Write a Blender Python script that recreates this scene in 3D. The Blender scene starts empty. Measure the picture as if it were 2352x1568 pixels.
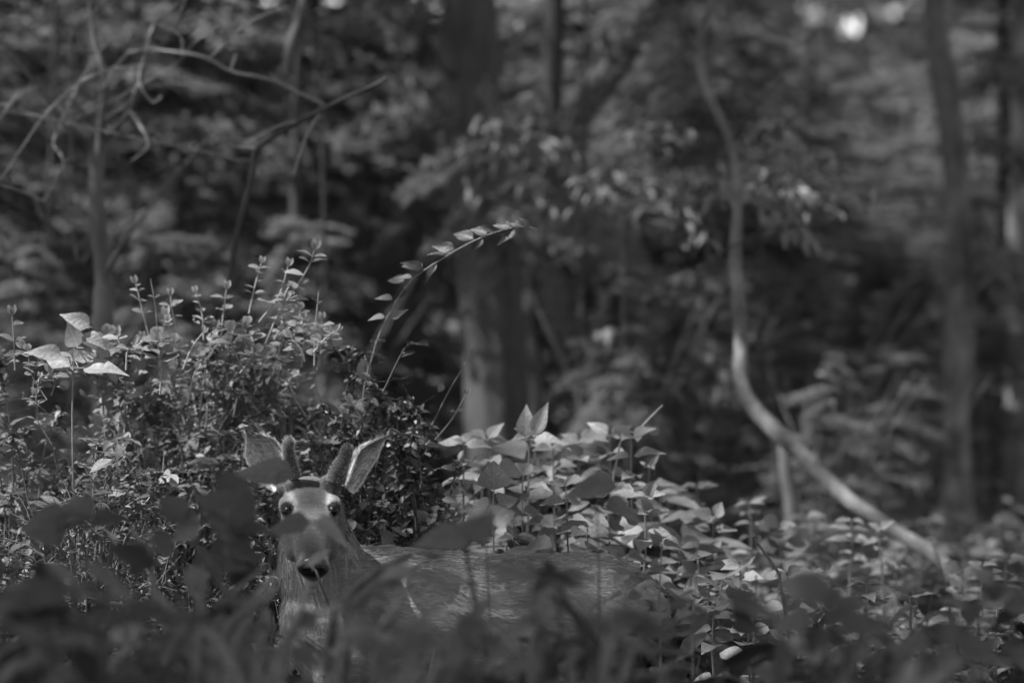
import bpy, math, random
import numpy as np
from mathutils import Vector, Matrix, noise as mnoise

random.seed(7)
rng = np.random.default_rng(7)
scene = bpy.context.scene
COL = scene.collection

# ------------------------------------------------------------------ camera, sky, sun, exposure
CAM_Z, LENS, SENSOR = 1.2, 135.0, 36.0
K = SENSOR / LENS / 2352.0
cam_d = bpy.data.cameras.new('camera'); cam = bpy.data.objects.new('camera', cam_d); COL.objects.link(cam)
cam.location = (0, 0, CAM_Z); cam.rotation_euler = (math.pi / 2, 0, 0)
cam_d.lens = LENS; cam_d.sensor_width = SENSOR; cam_d.sensor_fit = 'HORIZONTAL'
cam_d.clip_start = 0.1; cam_d.clip_end = 500
cam_d.dof.use_dof = True; cam_d.dof.focus_distance = 10.8; cam_d.dof.aperture_fstop = 2.0
scene.camera = cam

SUN_DIR = Vector((-0.50, -0.14, 0.83)).normalized()          # towards the sun: high, from the left, a little behind the camera
elev = math.asin(SUN_DIR.z)
az = math.atan2(SUN_DIR.x, SUN_DIR.y)
world = bpy.data.worlds.new('World'); scene.world = world; world.use_nodes = True
nt = world.node_tree; nt.nodes.clear()
wo = nt.nodes.new('ShaderNodeOutputWorld'); bg = nt.nodes.new('ShaderNodeBackground')
sky = nt.nodes.new('ShaderNodeTexSky'); bw = nt.nodes.new('ShaderNodeRGBToBW')   # black-and-white film
sky.sky_type = 'NISHITA'; sky.sun_disc = False; sky.sun_elevation = elev; sky.sun_rotation = az
nt.links.new(sky.outputs[0], bw.inputs[0]); nt.links.new(bw.outputs[0], bg.inputs[0])
bg.inputs[1].default_value = 0.13
nt.links.new(bg.outputs[0], wo.inputs[0])
sun_d = bpy.data.lights.new('sun', 'SUN'); sun_d.energy = 5.0; sun_d.angle = math.radians(0.6); sun_d.color = (1, 1, 1)
sun = bpy.data.objects.new('sun', sun_d); COL.objects.link(sun)
sun.rotation_euler = SUN_DIR.to_track_quat('Z', 'Y').to_euler()
vs = scene.view_settings
vs.view_transform = 'Standard'; vs.look = 'None'; vs.gamma = 1.0; vs.exposure = 1.62; vs.use_curve_mapping = False
scene.cycles.use_denoising = True
scene.cycles.max_bounces = 6; scene.cycles.transparent_max_bounces = 4

# ------------------------------------------------------------------ helpers
def P(x, y, D):
    """point at distance D seen at photograph position x, y (frame 2352 x 1568)"""
    return Vector((D * K * (x - 1176), D, CAM_Z - D * K * (y - 784)))

def tag(o, label=None, cat=None, group=None, kind=None):
    if label: o['label'] = label
    if cat: o['category'] = cat
    if group: o['group'] = group
    if kind: o['kind'] = kind
    return o

def empty(name, loc, label, cat, group=None):
    o = bpy.data.objects.new(name, None); COL.objects.link(o); o.location = loc
    o.empty_display_size = 0.1
    return tag(o, label, cat, group)

def mesh_np(name, V, F, mat=None, smooth=True):
    V = np.asarray(V, dtype=np.float32); F = np.asarray(F, dtype=np.int32)
    me = bpy.data.meshes.new(name)
    n, k = F.shape
    me.vertices.add(len(V)); me.vertices.foreach_set('co', V.ravel())
    me.loops.add(n * k); me.loops.foreach_set('vertex_index', F.ravel())
    me.polygons.add(n)
    me.polygons.foreach_set('loop_start', np.arange(0, n * k, k, dtype=np.int32))
    if smooth: me.polygons.foreach_set('use_smooth', np.ones(n, dtype=bool))
    me.update(calc_edges=True)
    if mat: me.materials.append(mat)
    return me

def obj(name, me, parent=None, loc=None):
    o = bpy.data.objects.new(name, me); COL.objects.link(o)
    if parent is not None:
        o.parent = parent
        o.matrix_parent_inverse = Matrix.Identity(4)
    if loc is not None: o.location = loc
    return o

class Geo:
    """collects quads and lays them down as one mesh"""
    def __init__(s): s.V = []; s.F = []; s.n = 0
    def add(s, V, F):
        V = np.asarray(V, float); F = np.asarray(F, int)
        s.V.append(V); s.F.append(F + s.n); s.n += len(V)
    def tube(s, pts, rad, seg=6, rough=0.0, ridges=0, cap=True):
        pts = [Vector(p) for p in pts]; n = len(pts)
        if np.isscalar(rad): rad = [rad] * n
        V = []; up = None
        for i, p in enumerate(pts):
            t = (pts[min(i + 1, n - 1)] - pts[max(i - 1, 0)]).normalized()
            if up is None:
                up = t.orthogonal().normalized()
            else:
                up = (up - t * up.dot(t))
                up = up.normalized() if up.length > 1e-6 else t.orthogonal().normalized()
            sd = t.cross(up)
            for j in range(seg):
                a = 2 * math.pi * j / seg
                r = rad[i]
                if rough:
                    r *= 1 + rough * mnoise.noise(Vector((math.cos(a) * 1.6, math.sin(a) * 1.6, p.z * 1.7 + p.x * 5)))
                if ridges:
                    r *= 1 + 0.05 * math.sin(ridges * a + 3 * mnoise.noise(p * 2.5)) + 0.03 * mnoise.noise(Vector((a * 4, p.z * 9, p.x)))
                V.append(p + (up * math.cos(a) + sd * math.sin(a)) * r)
        F = []
        for i in range(n - 1):
            for j in range(seg):
                a = i * seg + j; b = i * seg + (j + 1) % seg
                F.append((a, b, b + seg, a + seg))
        if cap:
            c0 = len(V); V.append(pts[0]); V.append(pts[-1])
            for j in range(seg):
                F.append((c0, (j + 1) % seg, j, c0))
                F.append((c0 + 1, (n - 1) * seg + j, (n - 1) * seg + (j + 1) % seg, c0 + 1))
            # degenerate quads are split to keep a uniform array
            F = F[:(n - 1) * seg] + [(c0, (j + 1) % seg, j, j) for j in range(0)]
            V = V[:c0]
        s.add([tuple(v) for v in V], F)
    def build(s, name, mat, parent=None):
        me = mesh_np(name, np.concatenate(s.V), np.concatenate(s.F), mat)
        return obj(name, me, parent)

def smooth_path(pts, n):
    """Catmull-Rom through pts, n samples"""
    pts = [Vector(p) for p in pts]
    q = [pts[0] * 2 - pts[1]] + pts + [pts[-1] * 2 - pts[-2]]
    out = []
    m = len(pts) - 1
    for i in range(n):
        u = i / (n - 1) * m; k = min(int(u), m - 1); t = u - k
        a, b, c, d = q[k], q[k + 1], q[k + 2], q[k + 3]
        out.append(0.5 * ((2 * b) + (c - a) * t + (2 * a - 5 * b + 4 * c - d) * t * t + (3 * b - a - 3 * c + d) * t ** 3))
    return out

def lerp_list(vals, n):
    return np.interp(np.linspace(0, 1, n), np.linspace(0, 1, len(vals)), vals)

def inst_np(V, F, R, T):
    """copies of base mesh V, F by rotations/scales R (N,3,3) and offsets T (N,3)"""
    V = np.asarray(V, float); F = np.asarray(F, int)
    N = len(T)
    W = np.einsum('nij,vj->nvi', R, V) + T[:, None, :]
    FF = F[None] + (np.arange(N) * len(V))[:, None, None]
    return W.reshape(-1, 3), FF.reshape(-1, F.shape[1])

def frames(d, n, s, w=None):
    """N rotation-scale matrices: local y along d, local z near n, scale s"""
    d = d / np.linalg.norm(d, axis=1, keepdims=True)
    n = n - d * np.sum(d * n, axis=1, keepdims=True)
    n = n / (np.linalg.norm(n, axis=1, keepdims=True) + 1e-9)
    x = np.cross(d, n)
    s = np.asarray(s); w = s if w is None else np.asarray(w)
    return np.stack([x * w[:, None], d * s[:, None], n * s[:, None]], axis=2)

def frame1(d, n, s, w=1.0):
    d = Vector(d).normalized(); n = Vector(n); n = (n - d * n.dot(d))
    n = n.normalized() if n.length > 1e-6 else d.orthogonal().normalized()
    x = d.cross(n)
    m = Matrix.Identity(4)
    for i in range(3):
        m[i][0] = x[i] * s * w; m[i][1] = d[i] * s; m[i][2] = n[i] * s
    return m

# ------------------------------------------------------------------ terrain
def sstep(a, b, x):
    t = np.clip((x - a) / (b - a), 0, 1); return t * t * (3 - 2 * t)

def gz(x, y):
    x = np.asarray(x, float); y = np.asarray(y, float)
    z = 0.05 * np.sin(x * 1.3 + 0.7) * np.cos(y * 0.9) + 0.03 * np.sin(x * 3.1 + y * 2.3)
    z = z - 0.24 * np.exp(-((x + 0.12) / 0.95) ** 2 - ((y - 10.65) / 0.7) ** 2)
    z = z + 0.16 * sstep(0.4, 1.6, x) * np.exp(-((y - 13) / 3.5) ** 2)
    hill = sstep(30, 75, y) * (7.0 - 4.6 * sstep(2, 9, x * 60 / np.maximum(y, 30)))
    return z + hill

# ------------------------------------------------------------------ materials (black-and-white film: greys only)
def new_mat(name):
    m = bpy.data.materials.new(name); m.use_nodes = True
    t = m.node_tree; t.nodes.clear()
    return m, t, t.nodes.new('ShaderNodeOutputMaterial')

def N(t, kind, **kw):
    n = t.nodes.new('ShaderNode' + kind)
    for k, v in kw.items(): setattr(n, k, v)
    return n

def math_node(t, op, a, b=None):
    n = N(t, 'Math', operation=op)
    for i, v in enumerate((a, b)):
        if v is None: continue
        if isinstance(v, (int, float)): n.inputs[i].default_value = v
        else: t.links.new(v, n.inputs[i])
    return n.outputs[0]

def map_range(t, val, a, b, c, d):
    n = N(t, 'MapRange'); t.links.new(val, n.inputs[0])
    for i, v in zip((1, 2, 3, 4), (a, b, c, d)): n.inputs[i].default_value = v
    return n.outputs[0]

def leaf_mat(name, lo, hi, transl=0.35, rough=0.5, spec=0.35, veins=True, island=False):
    m, t, out = new_mat(name)
    if island:
        g = N(t, 'NewGeometry'); rnd = g.outputs['Random Per Island']
    else:
        oi = N(t, 'ObjectInfo'); rnd = oi.outputs['Random']
    val = map_range(t, rnd, 0, 1, lo, hi)
    tc = N(t, 'TexCoord')
    nz = N(t, 'TexNoise'); nz.inputs['Scale'].default_value = 9.0 if veins else 30.0; nz.inputs['Detail'].default_value = 4
    t.links.new(tc.outputs['Object'], nz.inputs['Vector'])
    val = math_node(t, 'MULTIPLY', val, map_range(t, nz.outputs['Fac'], 0.3, 0.7, 0.82, 1.16))
    bump_src = nz.outputs['Fac']
    if veins:
        sx = N(t, 'SeparateXYZ'); t.links.new(tc.outputs['Object'], sx.inputs[0])
        ax = math_node(t, 'ABSOLUTE', sx.outputs[0])
        rib = map_range(t, ax, 0.006, 0.02, 1.2, 1.0)
        ph = math_node(t, 'SUBTRACT', sx.outputs[1], math_node(t, 'MULTIPLY', ax, 0.75))
        sw = math_node(t, 'SINE', math_node(t, 'MULTIPLY', ph, 40.0))
        vein = map_range(t, sw, 0.88, 1.0, 1.0, 1.13)
        val = math_node(t, 'MULTIPLY', val, math_node(t, 'MULTIPLY', rib, vein))
        bump_src = math_node(t, 'ADD', nz.outputs['Fac'], math_node(t, 'MULTIPLY', sw, 0.03))
    bp = N(t, 'Bump'); bp.inputs['Strength'].default_value = 0.35; bp.inputs['Distance'].default_value = 0.01
    t.links.new(bump_src, bp.inputs['Height'])
    cc = N(t, 'CombineColor')
    for i in range(3): t.links.new(val, cc.inputs[i])
    pr = N(t, 'BsdfPrincipled'); pr.inputs['Roughness'].default_value = rough
    pr.inputs['Specular IOR Level'].default_value = spec
    t.links.new(cc.outputs[0], pr.inputs['Base Color']); t.links.new(bp.outputs[0], pr.inputs['Normal'])
    tr = N(t, 'BsdfTranslucent'); t.links.new(cc.outputs[0], tr.inputs[0])
    mx = N(t, 'MixShader'); mx.inputs[0].default_value = transl
    t.links.new(pr.outputs[0], mx.inputs[1]); t.links.new(tr.outputs[0], mx.inputs[2])
    t.links.new(mx.outputs[0], out.inputs[0])
    return m

def bark_mat(name, lo, hi, scale=14.0, stretch=0.18, patch=2.5, bump=0.6):
    m, t, out = new_mat(name)
    tc = N(t, 'TexCoord'); mp = N(t, 'Mapping'); mp.inputs['Scale'].default_value = (1, 1, stretch)
    t.links.new(tc.outputs['Object'], mp.inputs[0])
    a = N(t, 'TexNoise'); a.inputs['Scale'].default_value = scale; a.inputs['Detail'].default_value = 6; a.inputs['Roughness'].default_value = 0.65
    b = N(t, 'TexNoise'); b.inputs['Scale'].default_value = patch; b.inputs['Detail'].default_value = 3
    t.links.new(mp.outputs[0], a.inputs['Vector']); t.links.new(tc.outputs['Object'], b.inputs['Vector'])
    v = map_range(t, a.outputs['Fac'], 0.3, 0.7, lo, hi)
    v = math_node(t, 'MULTIPLY', v, map_range(t, b.outputs['Fac'], 0.35, 0.65, 0.7, 1.25))
    cc = N(t, 'CombineColor')
    for i in range(3): t.links.new(v, cc.inputs[i])
    bp = N(t, 'Bump'); bp.inputs['Strength'].default_value = bump; bp.inputs['Distance'].default_value = 0.02
    t.links.new(a.outputs['Fac'], bp.inputs['Height'])
    pr = N(t, 'BsdfPrincipled'); pr.inputs['Roughness'].default_value = 0.85; pr.inputs['Specular IOR Level'].default_value = 0.2
    t.links.new(cc.outputs[0], pr.inputs['Base Color']); t.links.new(bp.outputs[0], pr.inputs['Normal'])
    t.links.new(pr.outputs[0], out.inputs[0])
    return m

def plain_mat(name, v, rough=0.6, spec=0.3, coat=0.0):
    m, t, out = new_mat(name)
    tc = N(t, 'TexCoord'); nz = N(t, 'TexNoise'); nz.inputs['Scale'].default_value = 60; nz.inputs['Detail'].default_value = 4
    t.links.new(tc.outputs['Object'], nz.inputs['Vector'])
    val = map_range(t, nz.outputs['Fac'], 0.3, 0.7, v * 0.75, v * 1.25)
    cc = N(t, 'CombineColor')
    for i in range(3): t.links.new(val, cc.inputs[i])
    pr = N(t, 'BsdfPrincipled'); pr.inputs['Roughness'].default_value = rough; pr.inputs['Specular IOR Level'].default_value = spec
    pr.inputs['Coat Weight'].default_value = coat
    t.links.new(cc.outputs[0], pr.inputs['Base Color']); t.links.new(pr.outputs[0], out.inputs[0])
    return m

def fur_mat(name, streak=True):
    m, t, out = new_mat(name)
    at = N(t, 'Attribute'); at.attribute_name = 'tone'
    tc = N(t, 'TexCoord'); mp = N(t, 'Mapping'); mp.inputs['Scale'].default_value = (6, 14, 26)
    t.links.new(tc.outputs['Object'], mp.inputs[0])
    a = N(t, 'TexNoise'); a.inputs['Scale'].default_value = 6; a.inputs['Detail'].default_value = 6; a.inputs['Roughness'].default_value = 0.7
    t.links.new(mp.outputs[0], a.inputs['Vector'])
    v = math_node(t, 'MULTIPLY', at.outputs['Fac'], map_range(t, a.outputs['Fac'], 0.3, 0.7, 0.7, 1.3))
    if not streak:
        g = N(t, 'NewGeometry')
        v = math_node(t, 'MULTIPLY', v, map_range(t, g.outputs['Random Per Island'], 0, 1, 0.78, 1.22))
    cc = N(t, 'CombineColor')
    for i in range(3): t.links.new(v, cc.inputs[i])
    bp = N(t, 'Bump'); bp.inputs['Strength'].default_value = 0.5; bp.inputs['Distance'].default_value = 0.006
    t.links.new(a.outputs['Fac'], bp.inputs['Height'])
    pr = N(t, 'BsdfPrincipled'); pr.inputs['Roughness'].default_value = 0.75; pr.inputs['Specular IOR Level'].default_value = 0.15
    pr.inputs['Sheen Weight'].default_value = 0.15
    t.links.new(cc.outputs[0], pr.inputs['Base Color'])
    if streak: t.links.new(bp.outputs[0], pr.inputs['Normal'])
    t.links.new(pr.outputs[0], out.inputs[0])
    return m

M = {}
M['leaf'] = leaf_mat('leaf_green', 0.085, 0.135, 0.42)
M['leaf_pale'] = leaf_mat('leaf_pale', 0.15, 0.23, 0.45)  # paler twin of the leaf tone, sun highlights put into its colour
M['blade'] = leaf_mat('grass_blade', 0.09, 0.19, 0.4, veins=False)
M['leaf_mid'] = leaf_mat('leaf_mid', 0.06, 0.1, 0.35)
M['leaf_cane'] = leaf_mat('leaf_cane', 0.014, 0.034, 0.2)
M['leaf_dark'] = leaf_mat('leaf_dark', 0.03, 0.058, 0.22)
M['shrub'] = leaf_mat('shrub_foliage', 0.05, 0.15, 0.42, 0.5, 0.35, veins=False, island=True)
M['shrub_dark'] = leaf_mat('shrub_foliage_shaded', 0.03, 0.075, 0.25, 0.45, 0.45, veins=False, island=True)  # darker twin of the shrub foliage, shade put into its colour
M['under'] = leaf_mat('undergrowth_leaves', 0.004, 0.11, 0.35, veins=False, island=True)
M['clump'] = leaf_mat('sunlit_clump_leaves', 0.09, 0.16, 0.45, veins=False, island=True)
M['cover'] = leaf_mat('ground_cover_leaves', 0.06, 0.13, 0.4, veins=False, island=True)
M['needles'] = leaf_mat('hemlock_needles', 0.09, 0.16, 0.5, veins=False, island=True)
M['canopy'] = leaf_mat('canopy_leaves', 0.05, 0.1, 0.35, veins=False, island=True)
M['bark'] = bark_mat('bark_grey', 0.06, 0.15)
M['bark_pale'] = bark_mat('bark_pale', 0.065, 0.135, scale=9, stretch=0.4)
M['bark_mid'] = bark_mat('bark_hemlock', 0.024, 0.062, bump=0.9)
M['bark_fork'] = bark_mat('bark_forked', 0.04, 0.10)
M['bark_mottled'] = bark_mat('bark_mottled', 0.035, 0.17, scale=7, stretch=.6, patch=4)
M['bark_lean'] = bark_mat('bark_smooth', 0.05, 0.125, scale=16, stretch=0.7, patch=5)
M['bark_dark'] = bark_mat('bark_dark', 0.02, 0.05)
M['twig'] = plain_mat('dead_twig', 0.17, 0.8)
M['twig_pale'] = plain_mat('pale_stem', 0.20, 0.6)
M['stem'] = plain_mat('green_stem', 0.11, 0.55)
M['stem_dark'] = plain_mat('dark_stem', 0.035, 0.6)
M['fur'] = fur_mat('deer_coat'); M['hair'] = fur_mat('deer_hairs', streak=False)
M['eye'] = plain_mat('deer_eye', 0.002, 0.35, 0.15)
M['nose'] = plain_mat('deer_nose', 0.008, 0.35, 0.5)
M['hoof'] = plain_mat('hoof_horn', 0.02, 0.5)

def ground_mat():
    m, t, out = new_mat('forest_soil')
    tc = N(t, 'TexCoord')
    a = N(t, 'TexNoise'); a.inputs['Scale'].default_value = 3; a.inputs['Detail'].default_value = 8; a.inputs['Roughness'].default_value = 0.7
    b = N(t, 'TexVoronoi'); b.inputs['Scale'].default_value = 22
    t.links.new(tc.outputs['Object'], a.inputs['Vector']); t.links.new(tc.outputs['Object'], b.inputs['Vector'])
    v = map_range(t, a.outputs['Fac'], 0.3, 0.7, 0.025, 0.085)
    v = math_node(t, 'MULTIPLY', v, map_range(t, b.outputs['Distance'], 0.0, 0.6, 1.3, 0.6))
    cc = N(t, 'CombineColor')
    for i in range(3): t.links.new(v, cc.inputs[i])
    bp = N(t, 'Bump'); bp.inputs['Strength'].default_value = 0.8; bp.inputs['Distance'].default_value = 0.05
    t.links.new(b.outputs['Distance'], bp.inputs['Height'])
    pr = N(t, 'BsdfPrincipled'); pr.inputs['Roughness'].default_value = 0.9
    t.links.new(cc.outputs[0], pr.inputs['Base Color']); t.links.new(bp.outputs[0], pr.inputs['Normal'])
    t.links.new(pr.outputs[0], out.inputs[0])
    return m

# ------------------------------------------------------------------ ground
def make_ground():
    xs = np.concatenate([np.linspace(-160, -10, 30), np.linspace(-9.5, 9.5, 110), np.linspace(10, 160, 30)])
    ys = np.concatenate([np.linspace(-60, 0, 12), np.linspace(0.5, 28, 120), np.linspace(29, 260, 60)])
    X, Y = np.meshgrid(xs, ys); Z = gz(X, Y)
    V = np.stack([X, Y, Z], -1).reshape(-1, 3)
    nx, ny = len(xs), len(ys)
    i, j = np.meshgrid(np.arange(nx - 1), np.arange(ny - 1)); a = (j * nx + i).ravel()
    F = np.stack([a, a + 1, a + nx + 1, a + nx], 1)
    tag(obj('ground', mesh_np('ground', V, F, ground_mat())), kind='structure')
make_ground()

# ------------------------------------------------------------------ leaf shapes: base at the origin, blade along +y, length 1
def leaf_shape(prof, nseg=7, fold=0.25, droop=0.25, cup=0.0, wav=0.0, half=2, pet=0.10, seed=0):
    r = random.Random(seed)
    V = []; F = []
    ts = [0, pet] + [pet + (1 - pet) * (i + 1) / nseg for i in range(nseg)]
    cols = 2 * half + 1
    for k, t in enumerate(ts):
        if k == 0: w = 0.012
        else:
            u = (t - pet) / (1 - pet); w = max(0.012, prof(u)) if t < 1 else 0.004
        for c in range(cols):
            s = (c - half) / half
            x = s * w
            z = fold * abs(x) - droop * t * t + cup * x * x * 4
            z += wav * w * math.sin(7 * t + 2.5 * s + seed) * abs(s)
            V.append((x, t, z))
    for k in range(len(ts) - 1):
        for c in range(cols - 1):
            a = k * cols + c
            F.append((a, a + 1, a + cols + 1, a + cols))
    return np.array(V), np.array(F)

def p_oval(u): return 0.27 * math.sin(math.pi * min(1, u * 0.97 + 0.03)) ** 0.8
def p_ovate(u): return 0.30 * math.sin(math.pi * u ** 0.62) * (1 - 0.25 * u)
def p_heart(u): return 0.46 * (math.sin(math.pi * u ** 0.5)) ** 0.8 * (1 - 0.1 * u)
def p_lance(u): return 0.16 * math.sin(math.pi * u ** 0.8)
def p_round(u): return 0.43 * math.sin(math.pi * min(1, u * 0.96 + 0.04)) ** 0.62
def p_tooth(u): return (0.30 * math.sin(math.pi * u ** 0.6)) * (1 + 0.13 * math.sin(u * 44))

def lobed_leaf(seed=0):
    """five-lobed maple-like leaf, fan of quads from the petiole joint"""
    r = random.Random(seed)
    lobes = [(-2.2, 0.42), (-1.15, 0.62), (0.0, 0.80), (1.15, 0.62), (2.2, 0.42)]
    ring = []
    n = 60
    for i in range(n + 1):
        a = -2.75 + 5.5 * i / n
        rr = 0.26
        for la, ll in lobes:
            rr = max(rr, ll * max(0, 1 - abs(a - la) / 0.62) ** 0.75)
        rr *= 1 + 0.05 * math.sin(a * 19)
        ring.append((math.sin(a) * rr, 0.2 + math.cos(a) * rr, -0.16 * rr * rr + 0.03 * math.sin(a * 5 + seed)))
    V = [(0, 0.2, 0)] + [(x * 0.5, 0.2 + (y - 0.2) * 0.5, z * 0.3 + 0.012) for x, y, z in ring] + ring
    F = []
    m = n + 1
    for i in range(0, n):
        F.append((1 + i, 1 + i + 1, 1 + m + i + 1, 1 + m + i))
    for i in range(0, n - 1, 2):
        F.append((0, 1 + i + 2, 1 + i + 1, 1 + i))
    b = len(V)
    V += [(-0.012, 0, 0), (0.012, 0, 0), (0.012, 0.21, 0.004), (-0.012, 0.21, 0.004)]
    F.append((b, b + 1, b + 2, b + 3))
    return np.array(V), np.array(F)

SHAPES = {
    'oval': [leaf_shape(p_oval, 6, 0.3, 0.15, wav=0.1, pet=0.05, seed=s) for s in range(3)],
    'ovate': [leaf_shape(p_ovate, 8, 0.25, 0.3, wav=0.12, seed=s) for s in range(4)],
    'heart': [leaf_shape(p_heart, 8, 0.18, 0.22, wav=0.1, pet=0.16, seed=s) for s in range(3)],
    'lance': [leaf_shape(p_lance, 7, 0.3, 0.3, wav=0.1, seed=s) for s in range(3)],
    'round': [leaf_shape(p_round, 7, 0.2, 0.12, wav=0.1, pet=0.12, seed=s) for s in range(3)],
    'tooth': [leaf_shape(p_tooth, 22, 0.25, 0.3, wav=0.05, half=1, seed=s) for s in range(3)],
    'lobed': [lobed_leaf(s) for s in range(3)],
}
LEAF = {}
def leaf_mesh(shape, mat):
    k = (shape, mat)
    if k not in LEAF:
        LEAF[k] = [mesh_np('leaf', V, F, M[mat]) for V, F in SHAPES[shape]]
    return random.choice(LEAF[k])

def small_leaf(w=0.26, fold=0.3, droop=0.2):
    """six-quad leaf for dense masses"""
    V = []; F = []
    prof = [0.02, w * 0.75, w, w * 0.72, 0.01]
    for k, t in enumerate((0, 0.25, 0.5, 0.78, 1.0)):
        for s in (-1, 0, 1):
            V.append((s * prof[k], t, abs(s) * prof[k] * fold - droop * t * t))
    for k in range(4):
        for c in range(2):
            a = k * 3 + c; F.append((a, a + 1, a + 4, a + 3))
    return np.array(V), np.array(F)
SMALL = small_leaf()
def quad_leaf(w=0.3):
    return np.array([(0, 0, 0), (w, 0.45, 0.03), (0, 1, -0.12), (-w, 0.45, 0.03)]), np.array([(0, 1, 2, 3)])
QUAD = quad_leaf(0.3); THIN = quad_leaf(0.17)

def put_leaf(parent, pos, d, n, length, shape, mat, width=1.0, name='leaf'):
    o = obj(name, leaf_mesh(shape, mat), parent)
    o.matrix_basis = Matrix.Translation(Vector(pos)) @ frame1(d, n, length, width)
    return o

def rvec(a=1.0):
    return Vector((random.uniform(-a, a), random.uniform(-a, a), random.uniform(-a, a)))

# ------------------------------------------------------------------ trees
def trunk_geo(pts, radii, n=40, seg=20, rough=0.12, ridges=9):
    g = Geo(); path = smooth_path(pts, n); g.tube(path, list(lerp_list(radii, n)), seg, rough, ridges)
    return g, path

def bough(L, seed, droop=0.25, leaf=0.055):
    """flat drooping conifer spray along +x: offsets and directions of its leaflets"""
    r = np.random.default_rng(seed)
    T, D, Nn = [], [], []
    nt_ = 16
    for i in range(nt_):
        t = (i + 0.6) / nt_
        base = np.array([L * t, 0, -droop * L * t * t])
        for sgn in (-1, 1):
            l = L * 0.42 * (1 - t) ** 0.8 * (0.35 + 0.65 * min(1, t * 4)) * r.uniform(0.6, 1.15) + 0.05
            ang = sgn * r.uniform(0.75, 1.15)
            td = np.array([math.cos(ang), math.sin(ang), -0.18 - 0.25 * t])
            m = max(2, int(l / 0.05))
            for k in range(m):
                q = base + td * l * (k + 0.5) / m + r.normal(0, 0.012, 3)
                for s2 in (-1, 1):
                    a2 = ang + s2 * r.uniform(0.3, 0.9)
                    T.append(q); D.append((math.cos(a2), math.sin(a2), -0.25 + r.normal(0, 0.2)))
                    Nn.append((r.normal(0, 0.35), r.normal(0, 0.35), 1))
    return np.array(T), np.array(D), np.array(Nn)
BOUGHS = [bough(1.0, s, 0.2 + 0.06 * s) for s in range(4)]

def crown_arrays(seed, h0, h1, rmax, nb, leaf=0.06, shape='cone', keep=None):
    """hemlock crown: boughs round a stem from h0 to h1"""
    r = np.random.default_rng(seed)
    Ts, Ds, Ns, Sx = [], [], [], []
    g = Geo()
    for i in range(nb):
        u = r.random() ** 0.8
        z = h0 + (h1 - h0) * u
        L = rmax * (1 - 0.8 * u) * r.uniform(0.55, 1.1)
        a = r.uniform(0, 2 * math.pi); tilt = r.uniform(-0.25, 0.35)
        T, D, Nn = BOUGHS[r.integers(4)]
        ca, sa, ct, st = math.cos(a), math.sin(a), math.cos(tilt), math.sin(tilt)
        R = np.array([[ca, -sa, 0], [sa, ca, 0], [0, 0, 1]]) @ np.array([[ct, 0, -st], [0, 1, 0], [st, 0, ct]])
        q = (T * L) @ R.T + np.array([0, 0, z])
        sel = r.random(len(q)) < min(1.0, 0.55 + 0.4 * L)
        Ts.append(q[sel]); Ds.append((D @ R.T)[sel]); Ns.append((Nn @ R.T)[sel])
        axis = [(np.array([L * t, 0, -0.25 * L * t * t]) @ R.T + np.array([0, 0, z])) for t in (0, 0.35, 0.7, 1.0)]
        g.tube([Vector(p) for p in axis], [0.018 * L + 0.004, 0.012 * L + 0.003, 0.007 * L + 0.002, 0.002], 4)
    T = np.concatenate(Ts); D = np.concatenate(Ds); Nn = np.concatenate(Ns)
    s = leaf * r.uniform(0.7, 1.4, len(T))
    V, F = inst_np(*THIN, frames(D, Nn, s, s), T)
    return (V, F), (np.concatenate(g.V), np.concatenate(g.F))

def leafy_cloud(n, c, rad, seed, leaf, keep=None, hollow=0.0, clump=60, shape=None, spread=.15):
    """leaf clumps through an ellipsoid"""
    r = np.random.default_rng(seed)
    cen = r.normal(0, 1, (clump, 3)); cen /= np.linalg.norm(cen, axis=1, keepdims=True)
    cen *= (hollow + (1 - hollow) * r.random((clump, 1)) ** 0.4)
    idx = r.integers(0, clump, n)
    q = cen[idx] + r.normal(0, spread, (n, 3))
    q = q * np.array(rad) + np.array(c)
    if keep is not None: q = q[keep(q, r)]
    n = len(q)
    d = r.normal(0, 1, (n, 3)); d[:, 2] = d[:, 2] * 0.5 - 0.25
    nn = r.normal(0, 0.5, (n, 3)); nn[:, 2] += 1
    s = leaf * r.uniform(0.6, 1.4, n)
    return inst_np(*(shape or QUAD), frames(d, nn, s), q)

# openings cut in the crowns to place sun patches, on the z = 0.7 level below (x, y, half-sizes, fraction of leaves kept)
SUNNY = [(-1.15, 11.6, 0.65, 0.95, 0.03), (0.15, 11.9, 0.75, 0.8, 0.10), (1.15, 12.6, 1.0, 1.8, 0.25),
         (-0.1, 10.6, 1.0, 0.5, 0.22), (-0.15, 19.8, 0.8, 1.3, 0.05), (1.1, 20.5, 1.1, 1.6, 0.2), (2.3, 20.0, 0.9, 1.6, 0.4), (-0.36, 7.7, 0.2, 0.35, 0.3), (0.9, 16.5, 0.9, 1.1, 0.3), (1.3, 11.2, 0.8, 0.7, 0.4)]
def sun_keep(q, r):
    s = np.array(SUN_DIR)
    g = q - s * ((q[:, 2] - 0.7) / s[2])[:, None]
    kp = np.full(len(q), 1.0)
    for x, y, a, b, f in SUNNY:
        e = ((g[:, 0] - x) / a) ** 2 + ((g[:, 1] - y) / b) ** 2
        kp = np.where(e < 1, np.minimum(kp, f), kp)
    return r.random(len(q)) < kp

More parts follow.
